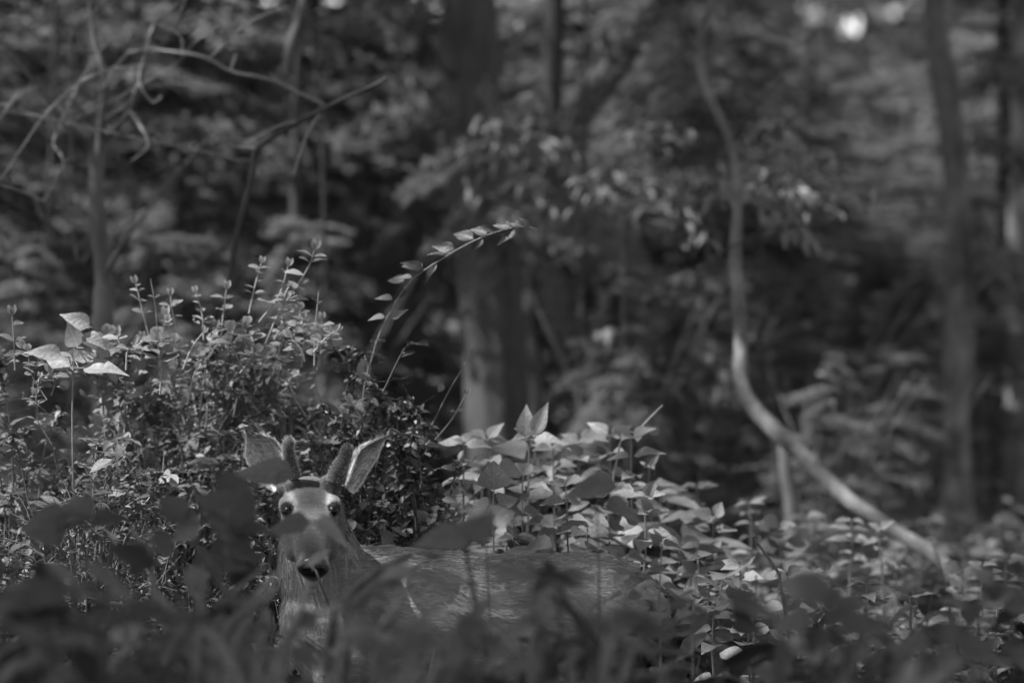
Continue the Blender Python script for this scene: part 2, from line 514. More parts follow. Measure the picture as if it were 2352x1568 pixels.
# --- unseen broadleaf trees added to shade the clearing, crowns far above the frame
CANOPY = [(-6.0, 7.6, 'unseen tree added left of the camera to shade the foreground'),
          (-8.5, 12.5, 'unseen shade tree added left of the honeysuckle bushes'),
          (-9.5, 21.0, 'unseen shade tree added far left behind the forked tree'),
          (5.5, 9.0, 'unseen shade tree added to the right of the deer'),
          (5.8, 17.0, 'unseen shade tree added at the right of the leaning tree'),
          (-3.2, 2.0, 'unseen shade tree added close beside the camera on the left'),
          (3.6, 2.5, 'unseen shade tree added close beside the camera on the right')]
for i, (x, y, lab) in enumerate(CANOPY):
    z0 = float(gz(x, y))
    t = empty('shade_tree', (x, y, z0), lab, 'tree', 'unseen trees added for shade')
    hh = random.uniform(12, 14)
    g, path = trunk_geo([(0, 0, -0.2), (0.1, 0.05, hh * 0.4), (0.0, 0.15, hh * 0.8), (0.1, 0.1, hh)], [0.24, 0.19, 0.1, 0.03], 24, 12)
    for k in range(7):
        a = k * 2.4; zz = hh * (0.5 + 0.06 * k); e = Vector((math.cos(a) * 2.8, math.sin(a) * 2.8, zz + 1.2))
        g.tube(smooth_path([(0.05, 0.1, zz), e * 0.5 + Vector((0, 0, zz * 0.5 - 0.2)), e], 6), [0.08, 0.07, 0.06, 0.04, 0.03, 0.01], 6)
    g.build('trunk', M['bark'], t)
    keep = lambda q, r, o=(x, y, z0): sun_keep(q + np.array(o), r)
    V, F = leafy_cloud((45000 if i == 0 else 16000) if y < 14 else 3000, (0, 0, hh * 0.78), (4.6, 4.6, hh * 0.26), 100 + i, 0.15, keep, 0.2, 110)
    obj('crown', mesh_np('crown', V, F, M['canopy'], False), t)

# --- background hemlocks, sharing four crowns
CROWN = []
for s in range(4):
    (V, F), (V2, F2) = crown_arrays(s + 1, 0.25, 4.3 + .7 * s, 1.9 + 0.2 * s, 115, 0.06)
    gt, _ = trunk_geo([(0, 0, -0.3), (0.05, 0, 3), (0, 0.05, 5.0 + .7 * s)], [0.07, 0.05, 0.012], 16, 8)
    gt.add(V2, F2)
    CROWN.append((mesh_np('crown', V, F, M['needles'], False), mesh_np('trunk', np.concatenate(gt.V), np.concatenate(gt.F), M['bark_dark'])))
BG = 'hemlocks in the dim background'
HEM = [(-60, 19.5, 'drooping hemlock at the left edge behind the forked tree'),
       (430, 21.0, 'hemlock with streaky drooping boughs between forked tree and pale far trunk'),
       (720, 23.5, 'hemlock around the thin far trunk, left of the centre trunk'),
       (960, 25.5, 'hemlock directly left of the thick centre trunk, behind it'),
       (1400, 24.0, 'hemlock right of the thick centre trunk with dark upper boughs'),
       (1640, 27.0, 'hemlock behind the upright part of the leaning tree'),
       (1840, 25.0, 'hemlock behind the sapling with the pale sunlit leaves'),
       (2290, 24.5, 'very dark hemlock right of the mottled trunk'),
       (560, 22.5, 'drooping hemlock right behind the dark limb of the bare sapling'), (100, 20.8, 'drooping hemlock close behind the forked tree'),
       (1560, 21.6, 'hemlock filling the space between the slender dark trunk and the leaning tree'),
       (1330, 23.0, 'hemlock just right of the slender dark trunk'), (1720, 23.0, 'hemlock close behind the middle of the leaning tree'),
       (2260, 27.5, 'hemlock directly behind the mottled trunk'), (1850, 28.0, 'hemlock farther back behind the pale leaf sprays'), (300, 24.5, 'hemlock between forked tree and bare sapling, farther back'),
       (860, 22.5, 'hemlock in front of the faint wide trunk'),
       (2080, 30.0, 'blurred hemlock left of the mottled trunk, sky spots above it'), (1250, 31, 'far hemlock seen past the right side of the thick centre trunk'),
       (200, 27, 'far hemlock behind the fork of the grey forked tree'), (560, 29, 'far hemlock behind the dark limb of the bare sapling'), (860, 33, 'far hemlock behind the faint wide trunk'), (40, 23, 'hemlock at the far left behind the thin dead twigs'),
       (1500, 28, 'far hemlock behind the sapling with broad drooping leaves'), (1780, 33, 'far hemlock over the kink of the leaning trunk'), (2200, 36, 'farthest hemlock behind the mottled trunk'), (2340, 31, 'far hemlock behind the grey trunk at the right edge')]
for i, (px, D, lab) in enumerate(HEM):
    p = P(px, 784, D); z0 = float(gz(p.x, p.y))
    t = empty('hemlock_tree', (p.x, p.y, z0), lab, 'tree', BG)
    t.rotation_euler = (0, 0, i * 1.7); s = 0.85 + 0.3 * ((i * 37) % 10) / 10; t.scale = (s, s, s * (.5 if 1660 < px < 2320 else 1))
    a, b = CROWN[i % 4]
    obj('crown', a, t); obj('trunk', b, t)

# --- far woods: one mass closing the view on the rising ground
def far_woods():
    r = np.random.default_rng(55)
    n = 95000
    ang = np.where(r.random(n) < .42, r.uniform(0.03, 0.16, n), r.uniform(-0.75, 0.75, n)); dist = r.uniform(46, 78, n)
    x = np.sin(ang) * dist; y = np.cos(ang) * dist
    h = 13 * r.random(n) ** 1.2
    # clump
    cl = np.array([mnoise.noise(Vector((a * 0.35, b * 0.35, c * 0.35))) for a, b, c in zip(x, y, h)])
    sel = cl > np.where((ang > .03) & (ang < .16), -.4, -.18)
    q = np.stack([x, y, gz(x, y) + h], 1)[sel]
    # openings in the far foliage through which the sky shows
    for gx, gy, gr in ((1950, 45, 26), (2062, 4, 20), (2030, 130, 13), (2020, 60, 9), (1895, 250, 13), (1880, 30, 8), (1990, 90, 8), (2005, 180, 8), (2070, 270, 9), (1918, 650, 8), (1890, 735, 14)):
        a, b, c = (gx - 1176) * K, (784 - gy) * K, (gr + 11) * K
        q = q[((q[:, 0] / q[:, 1] - a) ** 2 + ((q[:, 2] - CAM_Z) / q[:, 1] - b) ** 2) > c * c]
    n = len(q)
    d = r.normal(0, 1, (n, 3)); d[:, 2] = d[:, 2] * 0.5 - 0.3; nn = r.normal(0, 0.6, (n, 3)); nn[:, 2] += 0.6; nn[:, 1] -= 0.5
    s = r.uniform(0.2, 0.55, n)
    V, F = inst_np(*THIN, frames(d, nn, s, s * 1.2), q)
    tag(obj('far_woods', mesh_np('far_woods', V, F, M['canopy'], False)), 'dim mass of leaves far off between the trunks', 'woods', kind='stuff')
far_woods()

# --- the trunks one can tell apart
def px_path(lst): return [P(*p) for p in lst]
def px_r(w, D): return w * 0.5 * D * K

def named_tree(name, label, pts, widths, D, mat, n=60, seg=24, rough=0.1, ridges=9, cat='tree', base=None, group=None):
    """trunk traced by points at distance D with widths in photograph pixels; rooted in the ground"""
    path = px_path(pts); rad = [px_r(w, D) for w in widths]
    b = path[-1]
    if base is None: base = (b.x, b.y)
    root = Vector((base[0], base[1], float(gz(*base)) - 0.15))
    t = empty(name, (root.x, root.y, root.z + 0.15), label, cat, group)
    o = Vector(t.location)
    path = [p - o for p in path] + [root - o]; rad = rad + [rad[-1] * 1.15]
    g, sp = trunk_geo(path, rad, n, seg, rough, ridges)
    g.build('trunk', mat, t)
    return t, o

def limb(t, o, pts, w0, w1, D, mat, n=14, seg=6, name='limb'):
    g = Geo(); path = smooth_path([P(*p) - o for p in pts], n)
    g.tube(path, list(np.linspace(px_r(w0, D), px_r(w1, D), n)), seg, 0.15)
    return g.build(name, mat, t)

def spray(t, px, py, D, ang, Lpx, seed, mat='needles', leaf=0.07, o=None, yaw=0.0, name='bough'):
    """a conifer bough that hangs in the picture at px, py and runs off at angle ang"""
    T, Dd, Nn = BOUGHS[seed % 4]
    L = Lpx * D * K
    c, s = math.cos(ang), math.sin(ang); cy, sy = math.cos(yaw), math.sin(yaw)
    R = np.array([[cy, -sy, 0], [sy, cy, 0], [0, 0, 1]]) @ np.array([[c, 0, s], [0, 1, 0], [-s, 0, c]])
    tilt = np.array([[1, 0, 0], [0, 0.85, -0.5], [0, 0.5, 0.85]])
    R = R @ tilt
    r = np.random.default_rng(seed)
    org = np.array(P(px, py, D) - o)
    q = (T * L) @ R.T + org
    sc = leaf * r.uniform(0.7, 1.3, len(q))
    V, F = inst_np(*THIN, frames(Dd @ R.T, Nn @ R.T, sc), q)
    ob = obj(name, mesh_np(name, V, F, M[mat], False), t)
    g = Geo(); g.tube([Vector(np.array([L * u, 0, -0.25 * L * u * u]) @ R.T + org) for u in (0, 0.3, 0.6, 1)], [0.01, 0.008, 0.005, 0.002], 4)
    g.build('bough_axis', M['bark_dark'], ob)
    return ob

# centre hemlock
D = 19.5
tc_, oc = named_tree('hemlock_tree', 'thick straight trunk in the middle, dark above and paler towards its foot',
    [(1065, -900, D), (1075, -100, D), (1082, 250, D), (1105, 520, D), (1135, 760, D), (1143, 1010, D)],
    [115, 128, 132, 138, 142, 150], D, M['bark_mid'], 110, 32, 0.06, 11)
for i, a in enumerate([(1070, 240, 2.7, 300), (1040, 20, 2.8, 300), (1125, 290, 0.6, 300), (1180, 330, 0.5, 340), (1140, 300, 0.15, 280), (1090, 330, 2.3, 200),
                       (1120, 400, 0.7, 300), (1160, 440, 2.2, 220), (1130, 470, 0.2, 260), (1190, 520, 1.9, 200), (1100, 180, 0.9, 300)]):
    spray(tc_, a[0], a[1], D - 0.4 - 0.1 * (i % 3), a[2], a[3], i, leaf=0.055, o=oc, yaw=random.uniform(-0.3, 0.3))
limb(tc_, oc, [(1060, 200, D), (1000, 130, D - .3), (965, 20, D - .4), (950, -80, D - .4)], 14, 8, D, M['bark_dark'])
(V, F), (V2, F2) = crown_arrays(31, 3.5, 13, 2.6, 170, 0.10)
V = V + np.array((-0.15, 0, 0)); q = V.reshape(-1, 4, 3); kp = sun_keep(q.mean(1) + np.array(oc), np.random.default_rng(2)) & ~((q[:, 0, 0] > -.7) & (q[:, 0, 2] < 6.5))  # boughs cut away so sun reaches the lower trunk and background
V = q[kp < 2].reshape(-1, 3) if kp.dtype != bool else q[kp].reshape(-1, 3); F = np.arange(len(V)).reshape(-1, 4)
cv, cf = leafy_cloud(7000, (-1.3 - oc.x, 19.2 - oc.y, 4.7 - oc.z), (.9, .9, .85), 71, .10, None, .1, 60, THIN)  # leaf cloud added above the frame to shade the upper trunk
F = np.concatenate([F, cf + len(V)]); V = np.concatenate([V, cv])
cr = obj('crown', mesh_np('crown', V, F, M['needles'], False), tc_)

# slender dark companion with the limb that runs off to the right
D = 20.5
t2, o2 = named_tree('hemlock_tree', 'slender dark trunk close behind the thick centre trunk on its right',
    [(1290, -500, D), (1275, 0, D), (1262, 350, D), (1235, 620, D), (1222, 780, D), (1232, 1010, D)], [40, 46, 50, 48, 44, 52], D, M['bark_dark'], 70, 14)
limb(t2, o2, [(1255, 440, D + .1), (1330, 290, D + .1), (1410, 170, D + .1), (1490, 50, D + .1), (1570, -80, D + .1)], 62, 46, D, M['bark_dark'], 20, 12)
limb(t2, o2, [(1228, 880, D), (1290, 810, D - .2), (1400, 745, D - .3), (1500, 690, D - .3), (1580, 640, D - .3)], 20, 9, D, M['bark_dark'])
for i, a in enumerate([(1270, 500, 0.2, 250), (1260, 600, 1.2, 220), (1290, 120, -0.5, 320), (1440, 250, -0.9, 260), (1460, 120, 2.0, 300),
                       (1400, 300, -0.8, 260), (1300, 420, 1.0, 220)]):
    spray(t2, a[0], a[1], D - 0.3, a[2], a[3], i + 3, mat='needles', leaf=0.06, o=o2)

# leaning tree on the right
D = 14.6
t3, o3 = named_tree('leaning_tree', 'pale bare trunk that leans left from the right and then bends upright',
    [(1665, -330, D + 1.6), (1645, -60, D + 1.5), (1606, 130, D + 1.4), (1642, 245, D + 1.3), (1680, 330, D + 1.2), (1694, 440, D + 1.1), (1690, 600, D + 1.0), (1702, 760, D + .8),
     (1706, 880, D + .7), (1745, 950, D + .6), (1850, 1050, D + .4), (1950, 1148, D + .2), (2060, 1220, D), (2185, 1310, D - .2)],
    [22, 21, 20, 22, 21, 23, 26, 30, 32, 36, 34, 33, 30, 29], D + 0.6, M['bark_lean'], 160, 16, 0.3, 0, base=(P(2330, 784, D - .5).x, D - .5))
for a in ([(1700, 560, D + 1), (1780, 520, D + 1), (1905, 520, D + .9)], [(1690, 560, D + 1), (1600, 610, D + .8), (1520, 640, D + .8)],
          [(1680, 330, D + 1.2), (1730, 250, D + 1.1), (1800, 180, D + 1)], [(1606, 130, D + 1.4), (1560, 60, D + 1.4), (1500, -60, D + 1.4)]):
    limb(t3, o3, a, 7, 3, D, M['bark_dark'])
V, F = leafy_cloud(8000, (-0.45 - o3.x, 15.6 - o3.y, 4.5 - o3.z), (1.0, 1.0, .95), 77, 0.11, None, .1)  # unseen leaf mass placed sunward to keep the upper trunk in shade
obj('crown', mesh_np('crown', V, F, M['canopy'], False), t3)

# mottled trunk on the right, and the one on the right edge
D = 21.0
t4, o4 = named_tree('mottled_tree', 'mottled pale trunk on the right, slanting above and upright below',
    [(2120, -500, D), (2150, 0, D), (2165, 150, D), (2190, 350, D), (2200, 520, D), (2198, 800, D), (2195, 1050, D), (2190, 1280, D)],
    [54, 58, 66, 60, 52, 68, 64, 76], D, M['bark_mottled'], 90, 20, 0.32, 5)
limb(t4, o4, [(2210, 745, D), (2270, 738, D - .2), (2335, 745, D - .4)], 8, 3, D, M['bark'])
(V, F), (V2, F2) = crown_arrays(41, 4.5, 12, 2.4, 60, 0.09)
obj('crown', mesh_np('crown', V, F, M['needles'], False), t4)
for i, a in enumerate([(2230, 300, 0.4, 260), (2240, 480, 1.0, 260), (2150, 620, 2.0, 220), (2230, 120, 0.2, 300)]):
    spray(t4, a[0], a[1], D - 0.2, a[2], a[3], i + 1, mat='shrub_dark', leaf=0.09, o=o4)
D = 22.5
t5, o5 = named_tree('grey_tree', 'grey trunk half cut off by the right edge of the picture',
    [(2342, -300, D), (2344, 100, D), (2338, 500, D), (2336, 900, D), (2330, 1260, D)], [44, 46, 46, 50, 54], D, M['bark_mottled'], 50, 16)
(V, F), (V2, F2) = crown_arrays(42, 4.5, 12, 2.2, 60, 0.09)
obj('crown', mesh_np('crown', V, F, M['needles'], False), t5)

# broken stem behind the leaning trunk
t6, o6 = named_tree('broken_tree', 'short broken dead stem standing behind the leaning pale trunk',
    [(1800, 1030, 17.5), (1808, 1100, 17.5), (1822, 1200, 17.5)], [28, 32, 36], 17.5, M['bark_pale'], 20, 12, 0.15, 5)
g = Geo(); g.tube([P(1800, 1034, 17.5) - o6, P(1796, 1012, 17.5) - o6], [px_r(26, 17.5), px_r(6, 17.5)], 7, 0.3); g.build('splintered_tip', M['bark'], t6)

# forked tree on the left with its dead limbs
D = 15.0
t7, o7 = named_tree('forked_tree', 'grey tree on the left that forks into several bare limbs',
    [(222, 360, D), (220, 440, D), (228, 540, D), (238, 650, D), (236, 760, D)], [34, 36, 36, 38, 46], D, M['bark_fork'], 46, 18, 0.1, 7)
FORK = [([(222, 372, D), (205, 330, D), (150, 285, D - .1), (90, 200, D - .2), (20, 130, D - .3), (-60, 60, D - .3)], 16, 8),
        ([(222, 372, D), (232, 300, D), (240, 180, D - .1), (215, 80, D - .1), (200, -60, D - .1)], 20, 12),
        ([(222, 372, D), (250, 310, D), (300, 255, D - .2), (330, 150, D - .3), (352, 60, D - .3), (420, 0, D - .3), (450, -60, D - .3)], 15, 7),
        ([(222, 380, D), (170, 380, D), (120, 330, D - .3), (60, 260, D - .4), (-20, 235, D - .4)], 12, 7),
        ([(238, 640, D), (275, 570, D - .1), (340, 480, D - .2), (440, 360, D - .2), (500, 300, D - .2)], 14, 7),
        ([(228, 540, D), (190, 600, D), (170, 560, D), (165, 420, D + .1)], 8, 4)]
for pts, a, b in FORK: limb(t7, o7, pts, a * 1.15, b * .7, D, M['bark_fork'], 20, 8)
DEAD = [([(240, 200, D - .1), (300, 118, D - .4), (420, 122, D - .7), (480, 135, D - .8), (530, 165, D - .8), (620, 182, D - .8), (690, 215, D - .8), (745, 240, D - .8)], 10, 7),
        ([(330, 150, D - .3), (220, 170, D - .8), (120, 245, D - 1.2), (50, 340, D - 1.5), (0, 415, D - 1.6)], 9, 6),
        ([(150, 285, D - .1), (165, 283, D - .9), (80, 267, D - 1), (-20, 250, D - 1)], 5, 6),
        ([(352, 60, D - .3), (330, 130, D - .5), (320, 190, D - .6), (350, 235, D - .6), (372, 220, D - .6)], 6, 4),
        ([(420, 122, D - .7), (410, 80, D - .7), (330, 40, D - .7)], 6, 4),
        ([(530, 165, D - .8), (535, 145, D - .8), (543, 122, D - .8)], 8, 6),
        ([(480, 135, D - .8), (560, 60, D - .6), (640, 20, D - .6)], 6, 4),
        ([(320, 190, D - .6), (290, 240, D - .6), (240, 270, D - .6)], 6, 4),
        ([(90, 200, D - .2), (40, 220, D - .4), (-20, 300, D - .4)], 6, 4),
        ([(120, 330, D - .3), (146, 372, D - 1), (125, 420, D - 1), (100, 462, D - 1)], 5, 6),
        ([(146, 372, D - 1), (165, 362, D - 1), (182, 360, D - 1)], 4, 3),
        ([(100, 462, D - 1), (50, 440, D - 1), (-20, 420, D - 1)], 5, 4),
        ([(300, 255, D - .2), (340, 330, D - .6), (300, 372, D - .6)], 9, 5)]
for k, (pts, a, b) in enumerate(DEAD): limb(t7, o7, pts, a * .72, b * .65, D, M['twig'], 16, 6, 'dead_twig')

for k in range(16):
    x, y = random.uniform(-20, 560), random.uniform(20, 460); a = random.choice((-.5, .35, 2.4, 1.2, -1.1)) + random.uniform(-.3, .3); L = random.uniform(70, 210); dd = D - random.uniform(-.6, 1.2)
    p0 = (x, y, dd); p2 = (x + L * math.cos(a), y + L * math.sin(a), dd - .1); p1 = ((x + p2[0]) / 2 + random.uniform(-14, 14), (y + p2[1]) / 2 + random.uniform(-14, 14), dd)
    tr_ = random.choice(FORK)[0]; q = tr_[random.randrange(2, len(tr_))]
    limb(t7, o7, [q, ((q[0] + x) / 2 + random.uniform(-20, 20), (q[1] + y) / 2, (q[2] + dd) / 2), p0, p1, p2], 3, 1.5, D, M['twig'] if k % 3 == 0 else M['bark_dark'], 18, 5, 'dead_twig')
# bare sapling whose branches reach across the upper left
D = 13.6
t8, o8 = named_tree('bare_sapling', 'thin dark bare sapling bending right across the dim hemlock boughs',
    [(890, 178, D - .2), (860, 197, D - .2), (775, 235, D - .1), (690, 278, D), (620, 320, D), (587, 345, D), (580, 400, D), (558, 480, D), (540, 560, D), (520, 700, D), (505, 860, D)],
    [9, 11, 11, 12, 12, 14, 13, 13, 14, 15, 16], D, M['bark_dark'], 70, 8, 0.1, 0)
for pts, a, b in ([(587, 342, D), (555, 340, D - .1), (522, 334, D - .2)], 8, 5), ([(740, 252, D), (710, 300, D), (690, 350, D), (675, 400, D)], 8, 5), ([(690, 278, D), (640, 290, D), (560, 330, D)], 5, 4):
    limb(t8, o8, pts, a, b, D, M['twig'])

# other far trunks
def far_trunk(label, pts, w, D, mat, crown=None, name='far_tree'):
    t, o = named_tree(name, label, [(x, y, D) for x, y in pts], w, D, mat, 40, 12, 0.12, 5)
    (V, F), _ = crown_arrays(int(pts[0][0]) % 97, 7.5, 12, 2.0, 30, 0.1)
    q = P(pts[0][0], pts[0][1], D) - o
    obj('crown', mesh_np('crown', V + np.array((q.x, 0, 0)), F, M['needles'], False), t)
far_trunk('faint wide trunk left of the thick centre trunk', [(868, -500), (862, 0), (866, 300), (858, 520), (850, 800)], [50, 56, 60, 64, 66], 27, M['bark'])
far_trunk('thin far trunk behind the bare sapling', [(690, -400), (684, 100), (680, 380), (676, 600), (670, 900)], [20, 22, 24, 26, 30], 20, M['bark_dark'])
named_tree('broken_tree', 'dark leaning stump of a broken trunk far behind the leaning pale tree', [(1982, 620, 25), (1968, 700, 25), (1950, 860, 25), (1935, 1100, 25)], [14, 34, 40, 46], 25, M['bark_dark'], 30, 12, .2, 5)
far_trunk('straight pole-thin trunk right of the thick centre trunk', [(1344, -400), (1343, 100), (1341, 400), (1336, 700), (1330, 1000)], [10, 10, 11, 11, 12], 19, M['bark_dark'])
far_trunk('short pale far trunk seen over the sunlit leaves', [(1530, -200), (1524, 300), (1516, 640), (1512, 760), (1508, 1000)], [18, 20, 24, 26, 28], 24, M['bark_pale'])
far_trunk('thin dark trunk between honeysuckle and thick centre trunk', [(1030, -400), (1026, 300), (1020, 760), (1016, 900), (1012, 1050)], [8, 9, 14, 15, 16], 22, M['bark_dark'])
far_trunk('thin pale trunk at the left above the broad-leaved plant', [(130, -400), (120, 300), (100, 600), (80, 740), (70, 900)], [9, 11, 14, 16, 18], 19, M['bark_dark'])
far_trunk('narrow dark trunk near the right edge beside the mottled trunk', [(2290, -400), (2280, 300), (2290, 700), (2288, 1000), (2290, 1260)], [16, 18, 20, 22, 24], 27, M['bark'])
# short dark broken branch stub that hangs at the top: belongs to a dead tree behind the sapling
t9, o9 = named_tree('dead_tree', 'thin dead tree with a dark hanging stub at the top left',
    [(690, -300, 17), (700, -40, 17), (735, 200, 17.2), (742, 420, 17.3), (748, 800, 17.4)], [9, 9, 8, 8, 9], 17, M['bark_dark'], 40, 8)
limb(t9, o9, [(700, -30, 17), (688, 40, 16.9), (668, 100, 16.8), (662, 172, 16.8)], 16, 28, 17, M['bark_dark'], 12, 8, 'broken_stub')

# ------------------------------------------------------------------ leafy saplings of the middle distance
def sapling(label, stem, w, D, twigs, leaf_px, shape, mat, nleaf, group=None, fan=0.5):
    t, o = named_tree('leafy_sapling', label, stem, [q * .28 for q in w], D, M['stem_dark'], 30, 8, 0.1, 0, cat='sapling', group=group)
    for pts in twigs:
        path = smooth_path([P(*p) - o for p in pts], 16)
        g = Geo(); g.tube(path, list(np.linspace(px_r(7, D), px_r(2.5, D), 16)), 5); g.build('twig', M['stem_dark'], t)
        for i in range(nleaf):
            u = (i + 1) / nleaf; k = min(15, int(2 + u * 13.5)); p = path[k]
            d = (path[min(15, k + 1)] - path[k - 1]).normalized()
            side = 1 if i % 2 else -1
            sv = d.cross(Vector((0, -0.3, 1))).normalized() * side
            dd = d * random.uniform(.1, 1.0) + sv * random.uniform(0.1, 1.1) + Vector((0, 0, random.uniform(-0.6, 0.35))) + rvec(.3)
            nn = Vector((random.uniform(-.3, .3), random.uniform(-0.8, 0.1), 1)) + rvec(0.4)
            p = p + rvec(.07)
            put_leaf(t, p, dd, nn, leaf_px * D * K * random.uniform(0.5, 1.25), shape, mat)
    return t, o
D = 16.6
sapling('sapling with pale layered leaf sprays in front of the leaning tree', [(1720, 300, D), (1735, 420, D), (1752, 600, D), (1770, 900, D), (1790, 1150, D)], [6, 8, 10, 13, 15], D,
        [[(1722, 320, D), (1760, 300, D - .2), (1790, 310, D - .3), (1840, 345, D - .4)],
         [(1728, 370, D), (1800, 350, D - .2), (1880, 385, D - .3), (1960, 430, D - .4)],
         [(1735, 420, D), (1820, 395, D - .3), (1900, 410, D - .5), (1990, 455, D - .6)],
         [(1735, 420, D), (1700, 400, D - .3), (1660, 420, D - .5), (1610, 440, D - .6)],
         [(1735, 430, D), (1760, 420, D + .3), (1830, 430, D + .4), (1890, 470, D + .4)],
         [(1740, 460, D), (1770, 460, D - .4), (1800, 490, D - .4), (1830, 530, D - .4)]], 38, 'lance', 'leaf_pale', 60)
D = 18.0
sapling('sapling with broad drooping leaves between centre trunk and leaning tree', [(1420, 360, D), (1425, 480, D), (1430, 700, D), (1440, 1000, D)], [6, 8, 11, 13], D,
        [[(1422, 400, D), (1470, 400, D - .2), (1530, 430, D - .3), (1610, 510, D - .4)],
         [(1424, 440, D), (1390, 410, D - .3), (1360, 420, D - .4), (1320, 440, D - .4)],
         [(1426, 500, D), (1480, 480, D - .3), (1550, 500, D - .4), (1640, 560, D - .4)],
         [(1420, 370, D), (1440, 330, D), (1500, 310, D - .2), (1560, 330, D - .2)]], 40, 'lance', 'leaf_dark', 34)
D = 18.6
sapling('sapling with narrow fanned leaves across the thick centre trunk', [(1190, 220, D), (1180, 350, D), (1215, 700, D), (1250, 1020, D)], [5, 7, 9, 11], D,
        [[(1186, 300, D), (1140, 290, D - .3), (1100, 310, D - .4), (1060, 360, D - .4)],
         [(1184, 320, D), (1230, 310, D - .3), (1280, 330, D - .4), (1330, 370, D - .4)],
         [(1184, 340, D), (1150, 360, D - .3), (1110, 400, D - .4), (1080, 450, D - .4)],
         [(1186, 260, D), (1200, 240, D - .2), (1230, 250, D - .2), (1260, 280, D - .2)],
         [(1186, 380, D), (1200, 400, D - .3), (1250, 420, D - .4), (1300, 480, D - .4)]], 44, 'lance', 'leaf_dark', 30)
D = 19.0
sapling('sparse bushy sapling low behind the sunlit leaves, left of the leaning trunk', [(1560, 720, D), (1555, 850, D), (1560, 1080, D)], [6, 9, 11], D,
        [[(1560, 740, D), (1500, 760, D - .2), (1440, 760, D - .2), (1390, 790, D - .2)],
         [(1558, 770, D), (1600, 780, D - .2), (1640, 830, D - .2), (1660, 880, D - .2)],
         [(1557, 810, D), (1510, 830, D - .2), (1460, 850, D - .2), (1420, 900, D - .2)],
         [(1556, 860, D), (1600, 870, D - .2), (1640, 930, D - .2), (1650, 980, D - .2)]], 44, 'ovate', 'leaf', 12)

UND = []
US = 'blurred understory shrubs among the trunks'
for i, (px, D, rr, h, lab) in enumerate((
    (1450, 20.5, .9, 1.0, 'blurred shrub low behind the sunlit clump, right of the thick centre trunk'), (1620, 21.5, 1.0, 1.3, 'blurred grey shrub just left of the kink of the leaning trunk'),
    (1840, 20.0, .9, 1.1, 'blurred shrub under the diagonal part of the leaning trunk'), (2040, 22.0, 1.0, 1.2, 'blurred shrub left of the foot of the mottled trunk'),
    (2290, 21.5, .8, 1.2, 'dark blurred shrub between mottled and grey trunk'), (940, 21.5, .8, 1.4, 'blurred shrub left of the foot of the thick centre trunk'),
    (700, 19.5, 1.0, 1.3, 'blurred shrub behind the tallest honeysuckle shoot'), (380, 19.0, 1.0, 1.2, 'blurred shrub right of the forked tree above the bushes'),
    (60, 18.5, .9, 1.2, 'blurred shrub at the left edge above the bushes'), (1740, 24.0, 1.1, 2.2, 'tall blurred shrub directly behind the upright part of the leaning trunk'),
    (1560, 19.0, .6, 1.0, 'feathery low shrub between the sunlit clump and the kink of the leaning trunk'), (1900, 18.5, .6, .8, 'feathery low shrub seen through the bend above the diagonal trunk'),
    (1430, 18.8, .6, 1.1, 'feathery low shrub right of the slender dark trunk'), (2060, 19.2, .6, .8, 'feathery low shrub left of the mottled trunk, above the diagonal trunk'),
    (1350, 25.0, 1.1, 2.4, 'tall blurred shrub behind the slender dark trunk'))):
    p = P(px, 784, D); z0 = float(gz(p.x, p.y)); t = empty('understory_shrub', (p.x, p.y, z0), lab, 'shrub', US)
    if i < 3:
        (V, F), _ = crown_arrays(300 + i, .1, 1.9, 1.15, 70, .042); UND.append(mesh_np('foliage', V, F, M['needles'], False))
    fo = obj('foliage', UND[i % 3], t); fo['kind'] = 'stuff'; fo.scale = (rr, rr, h * .75); fo.rotation_euler = (0, 0, i * 2.1)
    g = Geo()
    for k in range(9):
        a = k * .7; g.tube(smooth_path([Vector((math.cos(a) * .05, math.sin(a) * .05, -.05)), Vector((math.cos(a) * rr * .3, math.sin(a) * rr * .3, h * .7)), Vector((math.cos(a) * rr * .8, math.sin(a) * rr * .8, h * 1.3))], 8), list(np.linspace(.006, .002, 8)), 5)
    g.build('stems', M['bark'], t)['kind'] = 'stuff'

# ------------------------------------------------------------------ thin haze volume added to lift the dark background
def haze(density):
    m = bpy.data.materials.new('added_haze'); m.use_nodes = True; t = m.node_tree; t.nodes.clear()
    out = t.nodes.new('ShaderNodeOutputMaterial'); v = t.nodes.new('ShaderNodeVolumePrincipled')
    v.inputs['Color'].default_value = (0.9, 0.9, 0.9, 1); v.inputs['Density'].default_value = density; v.inputs['Anisotropy'].default_value = 0.0
    t.links.new(v.outputs[0], out.inputs['Volume'])
    x, y0, y1, z0, z1 = 165, -65, 265, -1.6, 30
    V = [(-x, y0, z0), (x, y0, z0), (x, y1, z0), (-x, y1, z0), (-x, y0, z1), (x, y0, z1), (x, y1, z1), (-x, y1, z1)]
    F = [(0, 3, 2, 1), (4, 5, 6, 7), (0, 1, 5, 4), (1, 2, 6, 5), (2, 3, 7, 6), (3, 0, 4, 7)]
    tag(obj('haze', mesh_np('haze', V, F, m, False)), kind='stuff')
haze(0.0002)

